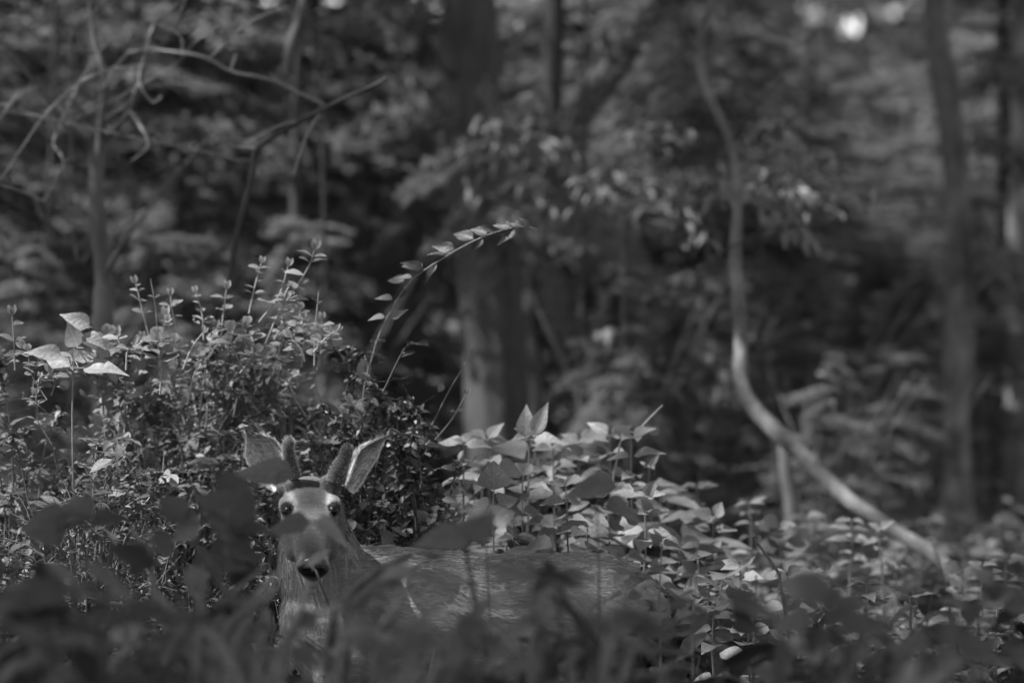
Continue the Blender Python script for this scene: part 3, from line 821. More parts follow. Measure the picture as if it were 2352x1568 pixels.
# ------------------------------------------------------------------ honeysuckle bushes on the left
def shoot(t, o, pts, D, npair, leaf_px, mat='leaf_pale', stem='twig_pale', w0=5, w1=2.5, shape='oval', start=0.3, tip=True, flat=0.0):
    """a shoot with opposite leaf pairs: a part whose leaves are sub-parts"""
    path = smooth_path([P(x, y, D) - o for x, y in pts], 20)
    g = Geo(); g.tube(path, list(np.linspace(px_r(w0, D), px_r(w1, D), 20)), 5)
    s = g.build('shoot', M[stem], t)
    for i in range(npair):
        u = start + (1 - start) * (i + 0.5) / npair; k = min(18, int(u * 19)); p = path[k]
        ax = (path[k + 1] - path[k - 1]).normalized()
        a0 = random.uniform(-0.4, 0.4) + (i % 2) * 0.9
        sd = Vector((math.cos(a0), math.sin(a0) * 0.8, 0))
        for sg in (-1, 1):
            if random.random() < .14: continue
            L = 1.35 * leaf_px * D * K * (1.05 - 0.35 * u) * random.uniform(0.65, 1.25)
            d = sd * sg + ax * random.uniform(0.15, 0.6) + rvec(0.12)
            n = Vector((0, -0.35 - flat, 1)) + rvec(0.35)
            put_leaf(s, p, d, n, L, shape, mat)
    if tip:
        for sg in (-0.35, 0.3):
            ax = (path[-1] - path[-3]).normalized()
            put_leaf(s, path[-1], ax + Vector((sg, 0, 0.1)), Vector((0, -1, 0.3)) + rvec(0.2), leaf_px * D * K * 0.8, shape, mat)
    return s

def shrub(label, px, D, rx, top, ry, seed, nst, leaf, mat, mat1, nsolo=150, shoots=()):
    r = random.Random(seed); rs = np.random.default_rng(seed)
    b = P(px, 784, D); z0 = float(gz(b.x, b.y))
    o = Vector((b.x, b.y, z0))
    t = empty('honeysuckle_shrub', o, label, 'shrub', 'honeysuckle bushes behind the deer')
    H = P(px, top, D).z - z0; RX = rx * D * K
    gs = Geo(); Tl, Dl, Nl, Sl = [], [], [], []
    for i in range(nst):
        a = r.uniform(0, 2 * math.pi); q = math.sqrt(r.random())
        ex = RX * q * math.cos(a); ey = ry * q * math.sin(a)
        ez = H * math.sqrt(max(0.02, 1 - 0.92 * q * q)) * r.uniform(0.55, 1.04)
        bx, by = ex * 0.25 + r.gauss(0, 0.04), ey * 0.25 + r.gauss(0, 0.04)
        mid = Vector((bx + (ex - bx) * 0.3, by + (ey - by) * 0.3, ez * 0.7 + 0.08))
        end = Vector((ex, ey, ez)); arch = Vector((ex * 1.08, ey * 1.08, ez - r.uniform(-0.06, 0.10)))
        path = smooth_path([Vector((bx, by, -0.05)), mid, end, arch], 14)
        gs.tube(path, list(np.linspace(0.0055, 0.0012, 14)), 4)
        seglen = sum((path[k + 1] - path[k]).length for k in range(13))
        m = int(seglen * 0.75 / 0.026)
        for j in range(m):
            u = 0.25 + 0.75 * (j + r.random()) / m; f = u * 13; k = min(12, int(f)); p = path[k].lerp(path[k + 1], f - k)
            ax = (path[k + 1] - path[k]).normalized()
            # little side twig
            sd = Vector((r.gauss(0, 1), r.gauss(0, 1), r.gauss(0.25, 0.5))).normalized()
            tw = r.random() < 0.35
            c = p + sd * r.uniform(0.02, 0.10) if tw else p
            if tw: gs.tube([p, c], [0.0013, 0.0008], 3)
            for sg in (-1, 1):
                d = (sd if not tw else Vector((r.gauss(0, 1), r.gauss(0, 1), r.gauss(0, .4)))) * sg + ax * 0.4
                Tl.append(c); Dl.append(d); Nl.append((r.gauss(0, .45), r.gauss(-0.2, .45), 1)); Sl.append(leaf * r.uniform(0.5, 1.25) * (1.6 if r.random() < .12 else 1))
    for i in range(int(nst * 0.9)):    # bare dead twigs poking through
        a = r.uniform(0, 2 * math.pi); q = math.sqrt(r.random())
        p0 = Vector((RX * q * math.cos(a), ry * q * math.sin(a), H * r.uniform(0.2, 0.75) * math.sqrt(1 - 0.8 * q * q)))
        e = p0 + Vector((r.gauss(0, .1), r.gauss(0, .06), r.uniform(0.05, 0.24)))
        gs.tube([p0, p0.lerp(e, 0.5) + rvec(0.012), e], [0.0022, 0.0016, 0.0008], 3)
    T = np.array([tuple(v) for v in Tl]); Dd = np.array([tuple(v) for v in Dl]); Nn = np.array(Nl); S = np.array(Sl)
    score = S / leaf * 0.6 - (T[:, 1] / ry) + T[:, 2] / H * 0.5 + rs.normal(0, 0.25, len(T))
    order = np.argsort(-score); solo = order[:nsolo]; rest = order[nsolo:]
    V, F = inst_np(*SMALL, frames(Dd[rest], Nn[rest], S[rest]), T[rest])
    tag(obj('foliage', mesh_np('foliage', V, F, M[mat]), t), kind='stuff')
    tag(gs.build('stems', M['stem_dark'] if 'dark' in mat else M['stem'], t), kind='stuff')
    for k in solo: put_leaf(t, T[k], Dd[k], Nn[k], S[k] * rs.uniform(1.0, 1.9), 'oval', mat1)
    for s in shoots: shoot(t, o, *s)
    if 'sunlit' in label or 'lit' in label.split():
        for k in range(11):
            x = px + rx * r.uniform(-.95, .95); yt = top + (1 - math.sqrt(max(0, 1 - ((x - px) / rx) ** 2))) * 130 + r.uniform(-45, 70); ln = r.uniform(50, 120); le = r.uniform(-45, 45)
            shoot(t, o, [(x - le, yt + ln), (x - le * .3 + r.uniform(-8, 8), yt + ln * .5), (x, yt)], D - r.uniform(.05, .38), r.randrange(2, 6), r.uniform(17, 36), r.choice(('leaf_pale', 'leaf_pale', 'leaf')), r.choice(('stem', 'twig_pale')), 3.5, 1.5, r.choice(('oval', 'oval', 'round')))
    return t, o

shrub('honeysuckle bush cut by the left edge of the picture, top half lit', 40, 11.5, 190, 845, 0.35, 11, 46, 0.030, 'shrub', 'leaf', shoots=(
    ([(35, 850), (32, 780), (28, 725)], 11.3, 2, 34, 'leaf', 'stem'), ([(110, 840), (80, 815), (60, 800)], 11.2, 2, 36, 'leaf', 'stem')))
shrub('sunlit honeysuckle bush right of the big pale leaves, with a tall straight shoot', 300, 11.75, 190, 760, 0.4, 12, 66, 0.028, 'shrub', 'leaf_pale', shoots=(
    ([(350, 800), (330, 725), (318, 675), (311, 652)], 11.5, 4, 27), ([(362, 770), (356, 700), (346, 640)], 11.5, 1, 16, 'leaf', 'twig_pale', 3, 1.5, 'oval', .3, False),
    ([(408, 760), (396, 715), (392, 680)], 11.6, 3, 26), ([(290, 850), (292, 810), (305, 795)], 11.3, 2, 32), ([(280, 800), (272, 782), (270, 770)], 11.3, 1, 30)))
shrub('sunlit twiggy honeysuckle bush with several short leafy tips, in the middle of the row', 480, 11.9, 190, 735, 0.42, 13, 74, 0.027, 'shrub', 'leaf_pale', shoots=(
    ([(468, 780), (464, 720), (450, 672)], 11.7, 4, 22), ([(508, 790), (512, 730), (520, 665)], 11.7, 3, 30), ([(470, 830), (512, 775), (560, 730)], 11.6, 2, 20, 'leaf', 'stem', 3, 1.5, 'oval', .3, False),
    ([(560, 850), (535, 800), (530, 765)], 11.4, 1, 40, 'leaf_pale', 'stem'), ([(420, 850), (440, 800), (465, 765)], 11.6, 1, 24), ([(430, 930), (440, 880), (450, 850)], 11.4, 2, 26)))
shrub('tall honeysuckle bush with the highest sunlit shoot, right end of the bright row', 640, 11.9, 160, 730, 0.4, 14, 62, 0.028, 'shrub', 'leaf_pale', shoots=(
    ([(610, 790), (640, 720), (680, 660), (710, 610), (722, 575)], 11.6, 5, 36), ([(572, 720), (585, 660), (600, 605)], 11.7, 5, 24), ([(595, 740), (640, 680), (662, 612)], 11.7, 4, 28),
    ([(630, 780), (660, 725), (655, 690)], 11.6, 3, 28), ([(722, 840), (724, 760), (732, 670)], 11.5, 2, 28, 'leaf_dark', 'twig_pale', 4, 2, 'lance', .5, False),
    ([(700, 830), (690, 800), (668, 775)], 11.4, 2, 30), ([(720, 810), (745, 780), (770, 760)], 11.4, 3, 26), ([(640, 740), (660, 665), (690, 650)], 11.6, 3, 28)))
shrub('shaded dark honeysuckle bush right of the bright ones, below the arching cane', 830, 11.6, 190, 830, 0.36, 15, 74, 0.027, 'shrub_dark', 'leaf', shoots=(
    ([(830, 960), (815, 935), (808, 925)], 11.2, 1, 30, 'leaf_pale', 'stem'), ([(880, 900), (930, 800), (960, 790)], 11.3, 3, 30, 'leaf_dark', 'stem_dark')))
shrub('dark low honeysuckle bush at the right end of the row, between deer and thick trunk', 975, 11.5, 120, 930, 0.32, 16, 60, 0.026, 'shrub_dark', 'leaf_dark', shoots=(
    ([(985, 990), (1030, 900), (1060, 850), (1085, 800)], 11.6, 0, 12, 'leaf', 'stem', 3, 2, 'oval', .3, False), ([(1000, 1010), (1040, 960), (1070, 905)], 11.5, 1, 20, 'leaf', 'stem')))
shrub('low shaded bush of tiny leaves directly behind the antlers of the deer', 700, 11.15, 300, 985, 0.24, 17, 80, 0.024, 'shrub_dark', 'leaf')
shrub('low bush of tiny leaves at the left, under the big pale leaves', 200, 11.0, 330, 1000, 0.36, 18, 90, 0.026, 'shrub', 'leaf')

# arching cane with dark hanging leaves
D = 11.55
b = P(835, 784, D); z0 = float(gz(b.x, b.y))
cane = empty('bramble_cane', (b.x, b.y, z0), 'long arching thin cane with dark leaves reaching up right to the thick trunk', 'plant')
o = Vector(cane.location)
path = smooth_path([Vector((0, 0, 0)), P(830, 1000, D) - o, P(858, 810, D) - o, P(905, 700, D) - o, P(950, 640, D) - o, P(1015, 595, D) - o, P(1085, 555, D) - o, P(1150, 530, D) - o, P(1205, 520, D) - o, P(1235, 528, D) - o], 60)
g = Geo(); g.tube(path, list(np.linspace(0.0032, 0.0011, 60)), 6); g.build('stem', M['stem'], cane)
for i in range(15):
    k = 24 + int(i * 2.2 + random.uniform(-1, 1)); p = path[min(58, k)]
    tg = (path[min(59, k + 1)] - path[k - 1]).normalized()
    d = tg * random.uniform(-.9, -.2) + Vector((-.3, random.uniform(-.4, .4), 0.5 if i % 4 else -0.6)) + rvec(0.25)
    put_leaf(cane, p, d, Vector((0.2, -1, 0.6)) + rvec(0.7), random.uniform(34, 74) * D * K, 'ovate', 'leaf_cane', random.uniform(.6, .95))
for x, y, dx, dy in ((950, 640, -32, -8), (905, 688, -22, -6), (888, 728, -48, -2), (900, 735, 30, -30)):
    put_leaf(cane, P(x, y, D) - o, Vector((dx, 0, -dy)), Vector((0, -0.6, 1)) + rvec(0.2), 44 * D * K, 'ovate', 'leaf')

# ------------------------------------------------------------------ the deer
HO = Vector((-0.544, 10.36, 0.738))
hf = Vector((0.085, -0.80, -0.595)).normalized()
hr = Vector((1, 0, -0.07)); hr = (hr - hf * hr.dot(hf)).normalized()
hu = hf.cross(hr)
def HP(t, a, b): return HO + hf * t + hr * a + hu * b

def make_deer():
    V = []; F = []
    def loft(secs, seg=22, ex=2.0):
        """secs: centre, side vector, up vector, half-width, half-height"""
        base = len(V)
        for c, s, u, w, h in secs:
            for j in range(seg):
                a = 2 * math.pi * j / seg; ca, sa = math.cos(a), math.sin(a)
                ca = math.copysign(abs(ca) ** (2 / ex), ca); sa = math.copysign(abs(sa) ** (2 / ex), sa)
                V.append(Vector(c) + Vector(s) * (w * ca) + Vector(u) * (h * sa))
        for i in range(len(secs) - 1):
            for j in range(seg):
                a = base + i * seg + j; b = base + i * seg + (j + 1) % seg
                F.append((a, b, b + seg, a + seg))
        for i, rev in ((0, True), (len(secs) - 1, False)):
            c = len(V); V.append(Vector(secs[i][0]))
            for j in range(seg):
                a = base + i * seg + j; b = base + i * seg + (j + 1) % seg
                F.append((b, a, c) if rev else (a, b, c))
    def ball(c, r, ax=((1, 0, 0), (0, 1, 0), (0, 0, 1)), sc=(1, 1, 1)):
        ax = [Vector(x) for x in ax]; secs = []
        for i in range(1, 10):
            a = math.pi * i / 10
            secs.append((Vector(c) + ax[2] * (-math.cos(a) * r * sc[2]), ax[0], ax[1], math.sin(a) * r * sc[0], math.sin(a) * r * sc[1]))
        loft(secs, 16)
    X, Y, Z = Vector((1, 0, 0)), Vector((0, 1, 0)), Vector((0, 0, 1))
    yb = lambda x: 10.62 + 0.10 * (x + 0.5)
    tor = [(-.635, .43, .05, .04), (-.615, .43, .11, .075), (-.56, .425, .165, .115), (-.47, .43, .20, .135), (-.36, .428, .205, .148), (-.22, .418, .200, .160),
           (-.05, .412, .197, .166), (.10, .420, .186, .164), (.20, .438, .172, .152), (.29, .452, .150, .128), (.345, .455, .115, .095), (.375, .45, .055, .045)]
    loft([((x, yb(x), z), Y, Z, w, h) for x, z, h, w in tor], 28)
    # neck, turned so that the head looks at the camera
    A = Vector((0.9, 0, 0.1)); 
    nk = [((-.47, 10.63, .44), .150, .12), ((-.50, 10.61, .52), .140, .118), ((-.525, 10.58, .60), .118, .108), ((-.54, 10.54, .68), .094, .095), ((-.547, 10.50, .75), .078, .084), ((-.55, 10.465, .80), .066, .072)]
    loft([(c, X, Vector((0, 1, 0.35)).normalized(), w, h) for c, w, h in nk], 24)
    # head, long axis hf, dorsal side hu
    hd = [(-.145, .030, .010, -.055), (-.125, .055, .028, -.085), (-.085, .070, .040, -.105), (-.04, .077, .041, -.115), (0, .078, .036, -.118), (.04, .068, .029, -.112),
          (.085, .056, .022, -.098), (.125, .046, .017, -.082), (.165, .042, .014, -.068), (.195, .041, .010, -.060), (.215, .036, .003, -.053), (.228, .026, -.010, -.045)]
    loft([(HP(t, 0, (a + b) / 2), hr, hu, w, (a - b) / 2) for t, w, a, b in hd], 26, 2.35)
    for s in (-1, 1):
        ball(HP(-.020, s * .061, .010), .028, (hr, hu, hf), (0.9, 0.9, 1.25))           # brow
        ball(HP(.055, s * .045, -.055), .042, (hr, hu, hf), (0.8, 1.1, 1.6))             # cheek
        ball(HP(-.085, s * .048, .034), .024, (hr, hu, hf))                                # antler base
        ball(HP(-.115, s * .062, .0), .028, (hr, hu, hf))                                  # ear base
    ball(HP(.195, 0, -.070), .026, (hr, hu, hf), (1.1, 0.7, 1.3))                          # chin
    # shoulder, elbow, ribs and haunch under the coat
    for s in (-1, 1):
        ball((-.40, 10.63 + s * .105, .47), .085, sc=(.8, .55, 1.35)); ball((-.43, 10.63 + s * .10, .34), .07, sc=(1, .6, 1.1))
        ball((.23, 10.70 + s * .095, .46), .105, sc=(1.0, .55, 1.25)); ball((.17, 10.69 + s * .10, .34), .07, sc=(1, .6, 1.2))
        for k in range(6):
            ball((-.26 + k * .06, 10.645 + k * .006 + s * .130, .42), .03, sc=(.55, .8, 4.2))
    # legs
    def leg(pts, rad):
        p = smooth_path(pts, 26); r = lerp_list(rad, 26)
        loft([(q, X, Y, w, w * 0.8) for q, w in zip(p, r)], 14)
    for s in (-1, 1):
        y = 10.62 + s * 0.085; zg = lambda x: float(gz(x, y))
        xf = -.46 + 0.05 * s
        leg([(xf, y - s * .02, .44), (xf + .03, y, .30), (xf + .01, y, .16), (xf, y, .03), (xf - .005, y, zg(xf) + .10), (xf - .02, y, zg(xf) + .035)], [.085, .07, .045, .032, .021, .024])
        xh = .26 + 0.06 * s; y = 10.70 + s * 0.085
        leg([(xh - .03, y - s * .02, .46), (xh - .08, y, .31), (xh - .02, y, .20), (xh + .07, y, .07), (xh + .055, y, -.06), (xh + .04, y, zg(xh) + .035)], [.125, .10, .055, .032, .022, .025])
    loft([(q, Y, X, w, w * 0.6) for q, w in zip(smooth_path([(.355, 10.705, .53), (.405, 10.71, .47), (.42, 10.715, .37)], 8), (.02, .035, .042, .045, .042, .035, .025, .01))], 12)
    me = bpy.data.meshes.new('body'); me.from_pydata([tuple(v) for v in V], [], F); me.update()
    ob = bpy.data.objects.new('body', me); COL.objects.link(ob)
    md = ob.modifiers.new('r', 'REMESH'); md.mode = 'VOXEL'; md.voxel_size = 0.0058
    sm = ob.modifiers.new('s', 'SMOOTH'); sm.iterations = 7; sm.factor = 0.5
    dg = bpy.context.evaluated_depsgraph_get()
    m2 = bpy.data.meshes.new_from_object(ob.evaluated_get(dg)); m2.name = 'body'
    bpy.data.objects.remove(ob)
    return m2

EYE = {s: (.004, s * .0635, .017) for s in (-1, 1)}
def head_coords(p):
    q = p - np.array(HO); return q @ np.array(hf), q @ np.array(hr), q @ np.array(hu)
def gauss(x, c, w): return np.exp(-((x - c) / w) ** 2)

def coat_tone(p):
    t, a, b = head_coords(p)
    head = ((np.abs(a) < .13) & (t > -.13) & (t < .26) & (b > -.14) & (b < .08)).astype(float)
    v = np.full(len(p), 0.16)
    # body: paler belly and throat, slightly darker back line
    v *= 1 - 0.22 * sstep(.52, .62, p[:, 2]) * (p[:, 0] > -.42)
    v *= 1 + .42 * np.array([mnoise.noise(Vector(q) * 7) + 1.1 * mnoise.noise(Vector((q[0] * 9, q[1] * 9, q[2] * 30))) for q in p])
    v += 0.14 * (1 - sstep(.22, .32, p[:, 2])) * (np.abs(p[:, 0]) < .4) * (p[:, 2] > .15)
    thr = np.exp(-((p[:, 0] + .56) / .05) ** 2 - ((p[:, 2] - .60) / .04) ** 2) * (p[:, 1] < 10.55)
    v += 0.10 * thr
    h = np.full(len(p), 0.115)
    h = h * (1 - 0.72 * gauss(a, 0, .046) * sstep(.035, -.005, t) * sstep(-.125, -.075, t) * (b > -.02))     # dark crown patch
    h = h + 0.20 * gauss(np.abs(a), .052 - .12 * (t + .03), .010) * sstep(-.10, -.06, t) * sstep(.045, .02, t) * (b > -.02)
    h = h + 0.10 * gauss(a, 0.0, .04) * gauss(t, .05, .025)
    h = h * (1 - 0.35 * gauss(a, 0, .016) * sstep(.08, .13, t))                   # dark bridge of the muzzle
    h = h * (1 - 0.4 * gauss(np.abs(a), .068, .016) * gauss(t, -.075, .02))
    for s in (-1, 1):
        e = EYE[s]; r = np.sqrt((t - e[0]) ** 2 + (a - e[1]) ** 2 + (b - e[2]) ** 2)
        h = h + 0.10 * gauss(r, .030, .008) * sstep(-.02, .012, e[0] - t + .5 * (np.abs(a) - .06)) 
        h = np.where(r < .0195, 0.012, h)
        h = h * (1 - 0.7 * np.exp(-((t - .028) / .012) ** 2 - ((a - s * .060) / .010) ** 2) * (b > -.03))
    h = h + 0.24 * gauss(t, .185, .014) * sstep(.018, .036, np.abs(a)) + 0.28 * (t > .13) * sstep(-.045, -.06, b)
    h = h + 0.16 * sstep(-.075, -.10, b) * (t > -.03)
    return np.where(head > 0, h * 0.48, v)

def set_tone(me, val):
    at = me.attributes.new('tone', 'FLOAT', 'POINT'); at.data.foreach_set('value', np.asarray(val, np.float32))

def coords(me):
    c = np.empty(len(me.vertices) * 3, np.float32); me.vertices.foreach_get('co', c); return c.reshape(-1, 3).astype(float)

def fur(me, n, length, flow, tone, seed, cull=-0.35, width=0.0007, lift=0.28):
    r = np.random.default_rng(seed)
    me.calc_loop_triangles(); tr = np.empty(len(me.loop_triangles) * 3, np.int32); me.loop_triangles.foreach_get('vertices', tr); tr = tr.reshape(-1, 3)
    c = coords(me); A, B, C = c[tr[:, 0]], c[tr[:, 1]], c[tr[:, 2]]
    nn = np.cross(B - A, C - A); ar = np.linalg.norm(nn, axis=1); nn = nn / (ar[:, None] + 1e-12)
    cen = (A + B + C) / 3; view = np.array([0, 0, 1.2]) - cen; view /= np.linalg.norm(view, axis=1, keepdims=True)
    ar = np.where((nn * view).sum(1) > cull, ar, ar * 0.12)
    k = r.choice(len(ar), n, p=ar / ar.sum())
    u, v = r.random(n), r.random(n); fl = u + v > 1; u[fl], v[fl] = 1 - u[fl], 1 - v[fl]
    p = A[k] + (B[k] - A[k]) * u[:, None] + (C[k] - A[k]) * v[:, None]; nr = nn[k]
    f = flow(p, nr); f = f - nr * (f * nr).sum(1, keepdims=True); f /= (np.linalg.norm(f, axis=1, keepdims=True) + 1e-6)
    L = length(p) * r.uniform(0.6, 1.25, n)
    d = f + nr * (lift + r.normal(0, .08, n))[:, None] + r.normal(0, 0.13, (n, 3)); d /= np.linalg.norm(d, axis=1, keepdims=True)
    sd = np.cross(d, np.array([0, -1, 0.05]) + r.normal(0, .2, (n, 3))); sd /= (np.linalg.norm(sd, axis=1, keepdims=True) + 1e-6)
    w = width
    m = p + d * (L * 0.55)[:, None] - nr * (L * 0.03)[:, None]; e = p + d * L[:, None] - nr * (L * 0.12)[:, None]
    Vv = np.stack([p - sd * w, p + sd * w, m + sd * w * .8, m - sd * w * .8, e + sd * w * .2, e - sd * w * .2], 1).reshape(-1, 3)
    i = np.arange(n)[:, None] * 6
    Fq = np.concatenate([i + np.array([[0, 1, 2, 3]]), i + np.array([[3, 2, 4, 5]])])
    tn = np.repeat(tone(p), 6)
    return Vv, Fq, tn

body_me = make_deer()
set_tone(body_me, coat_tone(coords(body_me))); body_me.materials.append(M['fur'])
body_me.polygons.foreach_set('use_smooth', np.ones(len(body_me.polygons), dtype=bool))
deer = empty('deer', (-0.1, 10.65, float(gz(-.1, 10.65))), 'young deer with short velvet antlers staring out from behind the leaves', 'deer')
DO = Vector(deer.location)
def deer_part(name, me, parent=None):
    o = obj(name, me, parent or deer)
    if parent is None: o.location = -DO
    return o
deer_part('body', body_me)
def flow_body(p, nr):
    t, a, b = head_coords(p)
    f = np.tile(np.array([1.0, 0.1, -0.28]), (len(p), 1))
    neck = (p[:, 0] < -.40) & (p[:, 2] > .40)
    f[neck] = np.array([0.25, 0.15, -1.0])
    f[p[:, 2] < .26] = np.array([0.15, 0, -1.0])
    hd = (np.abs(a) < .11) & (t > -.14) & (t < .25) & (b > -.13) & (b < .08)
    f[hd] = -np.array(hf)
    f += np.stack([np.zeros(len(p)), np.zeros(len(p)), 0.35 * np.sin(p[:, 0] * 22 + p[:, 2] * 15)], 1) * (~hd)[:, None]
    return f
def len_body(p):
    t, a, b = head_coords(p)
    hd = (np.abs(a) < .11) & (t > -.14) & (t < .25) & (b > -.13)
    return np.where(hd, 0.006, 0.028) * np.where(hd & (t > .2), 0.3, 1)
Vh, Fh, th = fur(body_me, 60000, len_body, flow_body, coat_tone, 5, lift=0.16)
hm = mesh_np('fur', Vh, Fh, M['hair'], False); set_tone(hm, th)
tag(deer_part('fur', hm), kind='stuff')

def ear(base, tip, nrm, wmax, dark_side, name='ear'):
    e = (tip - base); L = e.length; e.normalize()
    n = Vector(nrm); n = (n - e * n.dot(e)).normalized(); s = e.cross(n)
    V, F, T = [], [], []
    ns, na = 22, 13
    for layer in (0, 1):
        for i in range(ns + 1):
            u = i / ns
            w = wmax * (0.34 + 0.66 * math.sin(math.pi * min(1, 0.12 + 0.62 * u ** 0.8))) * (1 - sstep(0.55, 1.03, u) ** 1.3) + 0.0015
            c = base + e * (L * u) - n * (0.02 * math.sin(math.pi * u)) 
            for j in range(na):
                ph = math.radians(-118 + 236 * j / (na - 1)) * (1.05 - 0.35 * u)
                off = 0.0032 if layer else 0.0
                V.append(c + s * (math.sin(ph) * (w + off)) - n * (math.cos(ph) * (w * 0.75 + off)) + n * w * 0.2)
                rim = abs(j - (na - 1) / 2) / ((na - 1) / 2)
                if layer: tt = 0.12 * (1 - 0.7 * float(sstep(.7, 1, u)))
                else: tt = 0.62 - 0.58 * math.exp(-((rim - .12) / .34) ** 2) * (1 - .75 * u) - 0.25 * float(sstep(.75, 1, u))  # recess shade put into tone: ear hollow darkened towards its base
                if rim > .9: tt = 0.06 if (u > .45 and dark_side * (j - (na - 1) / 2) > 0) else 0.45
                T.append(tt)
    m = (ns + 1) * na
    for layer in (0, 1):
        for i in range(ns):
            for j in range(na - 1):
                a = layer * m + i * na + j; q = (a, a + 1, a + na + 1, a + na)
                F.append(q if layer else q[::-1])
    for i in range(ns):
        for j in (0, na - 1):
            a = i * na + j; F.append((a, a + na, a + na + m, a + m))
    for j in range(na - 1):
        a = ns * na + j; F.append((a, a + 1, a + 1 + m, a + m))
    me = mesh_np(name, [tuple(v) for v in V], F, M['fur']); set_tone(me, T)
    o = deer_part(name, me)
    tv = np.array(T); vv = np.array([tuple(v) for v in V])
    def tone(p):
        return np.array([tv[np.argmin(((vv - q) ** 2).sum(1))] for q in p])
    Vh, Fh, th = fur(me, 4200, lambda p: np.full(len(p), 0.020), lambda p, nr: np.tile(np.array(e), (len(p), 1)), tone, 9, -2, 0.0005, 0.35)
    hm = mesh_np('fur', Vh, Fh, M['hair'], False); set_tone(hm, th)
    tag(obj('fur', hm, o), kind='stuff')
def PH(x, y, D): return P(x, y, D)
ear(PH(652, 1114, 10.44), PH(563, 988, 10.43), (-0.35, -0.92, 0.05), 0.046, 1)
ear(PH(796, 1122, 10.45), PH(886, 1004, 10.46), (0.90, -0.48, 0.22), 0.033, -1)

def antler(pts, rad):
    g = Geo(); path = smooth_path(pts, 20); r = list(lerp_list(rad, 20))
    for k, f in ((-1, .25), (-2, .62), (-3, .86)): r[k] = max(r) * 0 + lerp_list(rad, 20)[k] * f
    g.tube(path, r, 14, 0.12)
    me = mesh_np('antler', np.concatenate(g.V), np.concatenate(g.F), M['fur'])
    top = max(p.z for p in path); c = coords(me)
    set_tone(me, np.full(len(c), 0.035)); o = deer_part('antler', me)
    ax = np.array((path[-1] - path[0]).normalized())
    Vh, Fh, th = fur(me, 800, lambda p: np.full(len(p), 0.0075), lambda p, nr: np.tile(ax, (len(p), 1)), lambda p: np.full(len(p), 0.40), 4, -2, 0.00028, 2.2)  # pale hairs on a dark core put a backlit rim into colour
    hm = mesh_np('velvet', Vh, Fh, M['hair'], False); set_tone(hm, th)
    tag(obj('velvet', hm, o), kind='stuff')
antler([PH(676, 1098, 10.40), PH(668, 1066, 10.395), PH(662, 1034, 10.385), PH(664, 1000, 10.38)], [.021, .019, .0160, .0160])
antler([PH(772, 1104, 10.40), PH(780, 1076, 10.39), PH(793, 1050, 10.385), PH(800, 1018, 10.38)], [.026, .024, .0170, .0160])

def uv_ball(c, ax, rad, name, mat, parent=None, nu=18, nv=12):
    V, F = [], []
    for i in range(nv + 1):
        a = math.pi * (0.02 + 0.96 * i / nv)
        for j in range(nu):
            b = 2 * math.pi * j / nu
            V.append(tuple(Vector(c) + ax[0] * (math.sin(a) * math.cos(b) * rad[0]) + ax[1] * (math.sin(a) * math.sin(b) * rad[1]) + ax[2] * (math.cos(a) * rad[2])))
    for i in range(nv):
        for j in range(nu):
            p = i * nu + j; q = i * nu + (j + 1) % nu; F.append((p, q, q + nu, p + nu))
    return deer_part(name, mesh_np(name, V, F, M[mat]), parent)
for s in (-1, 1):
    e = EYE[s]; uv_ball(HP(e[0], e[1] - s * .003, e[2] - .0055), (hr, hu, hf), (.0150, .0140, .0165), 'eye', 'eye')
ns = uv_ball(HP(.214, 0, -.012), (hr, hu, hf), (.0435, .033, .021), 'nose', 'nose')
for s in (-1, 1):
    uv_ball(HP(.226, s * .019, -.004), (hr, hu, hf), (.012, .009, .007), 'nostril', 'eye', ns)
for x, y in ((-.53, 10.535), (-.43, 10.705)):
    for dx in (-.012, .012):
        z = float(gz(x, y)); g = Geo(); g.tube([Vector((x - .01, y + dx, z + .05)), Vector((x - .03, y + dx, z + .02)), Vector((x - .045, y + dx * .7, z))], [.014, .016, .004], 8)
        deer_part('hoof', mesh_np('hoof', np.concatenate(g.V), np.concatenate(g.F), M['hoof']))
for x, y in ((.24, 10.615), (.36, 10.785)):
    for dx in (-.012, .012):
        z = float(gz(x, y)); g = Geo(); g.tube([Vector((x, y + dx, z + .05)), Vector((x - .02, y + dx, z + .02)), Vector((x - .035, y + dx * .7, z))], [.014, .016, .004], 8)
        deer_part('hoof', mesh_np('hoof', np.concatenate(g.V), np.concatenate(g.F), M['hoof']))
# stalk the deer holds in its mouth
root = HP(.20, .012, -.05)
stalk = empty('grass_stalk', root, 'thin dark stalk hanging from the mouth of the deer', 'stalk')
g = Geo(); g.tube(smooth_path([Vector((-.02, .01, .0)), P(724, 1308, 10.12) - root, P(738, 1345, 10.1) - root, P(757, 1392, 10.1) - root], 14), [.0035] * 14, 6); g.build('stem', M['stem_dark'], stalk)
put_leaf(stalk, P(724, 1312, 10.12) - root, Vector((-.3, 0, .5)), Vector((0, -1, .2)), 0.035, 'lance', 'leaf')

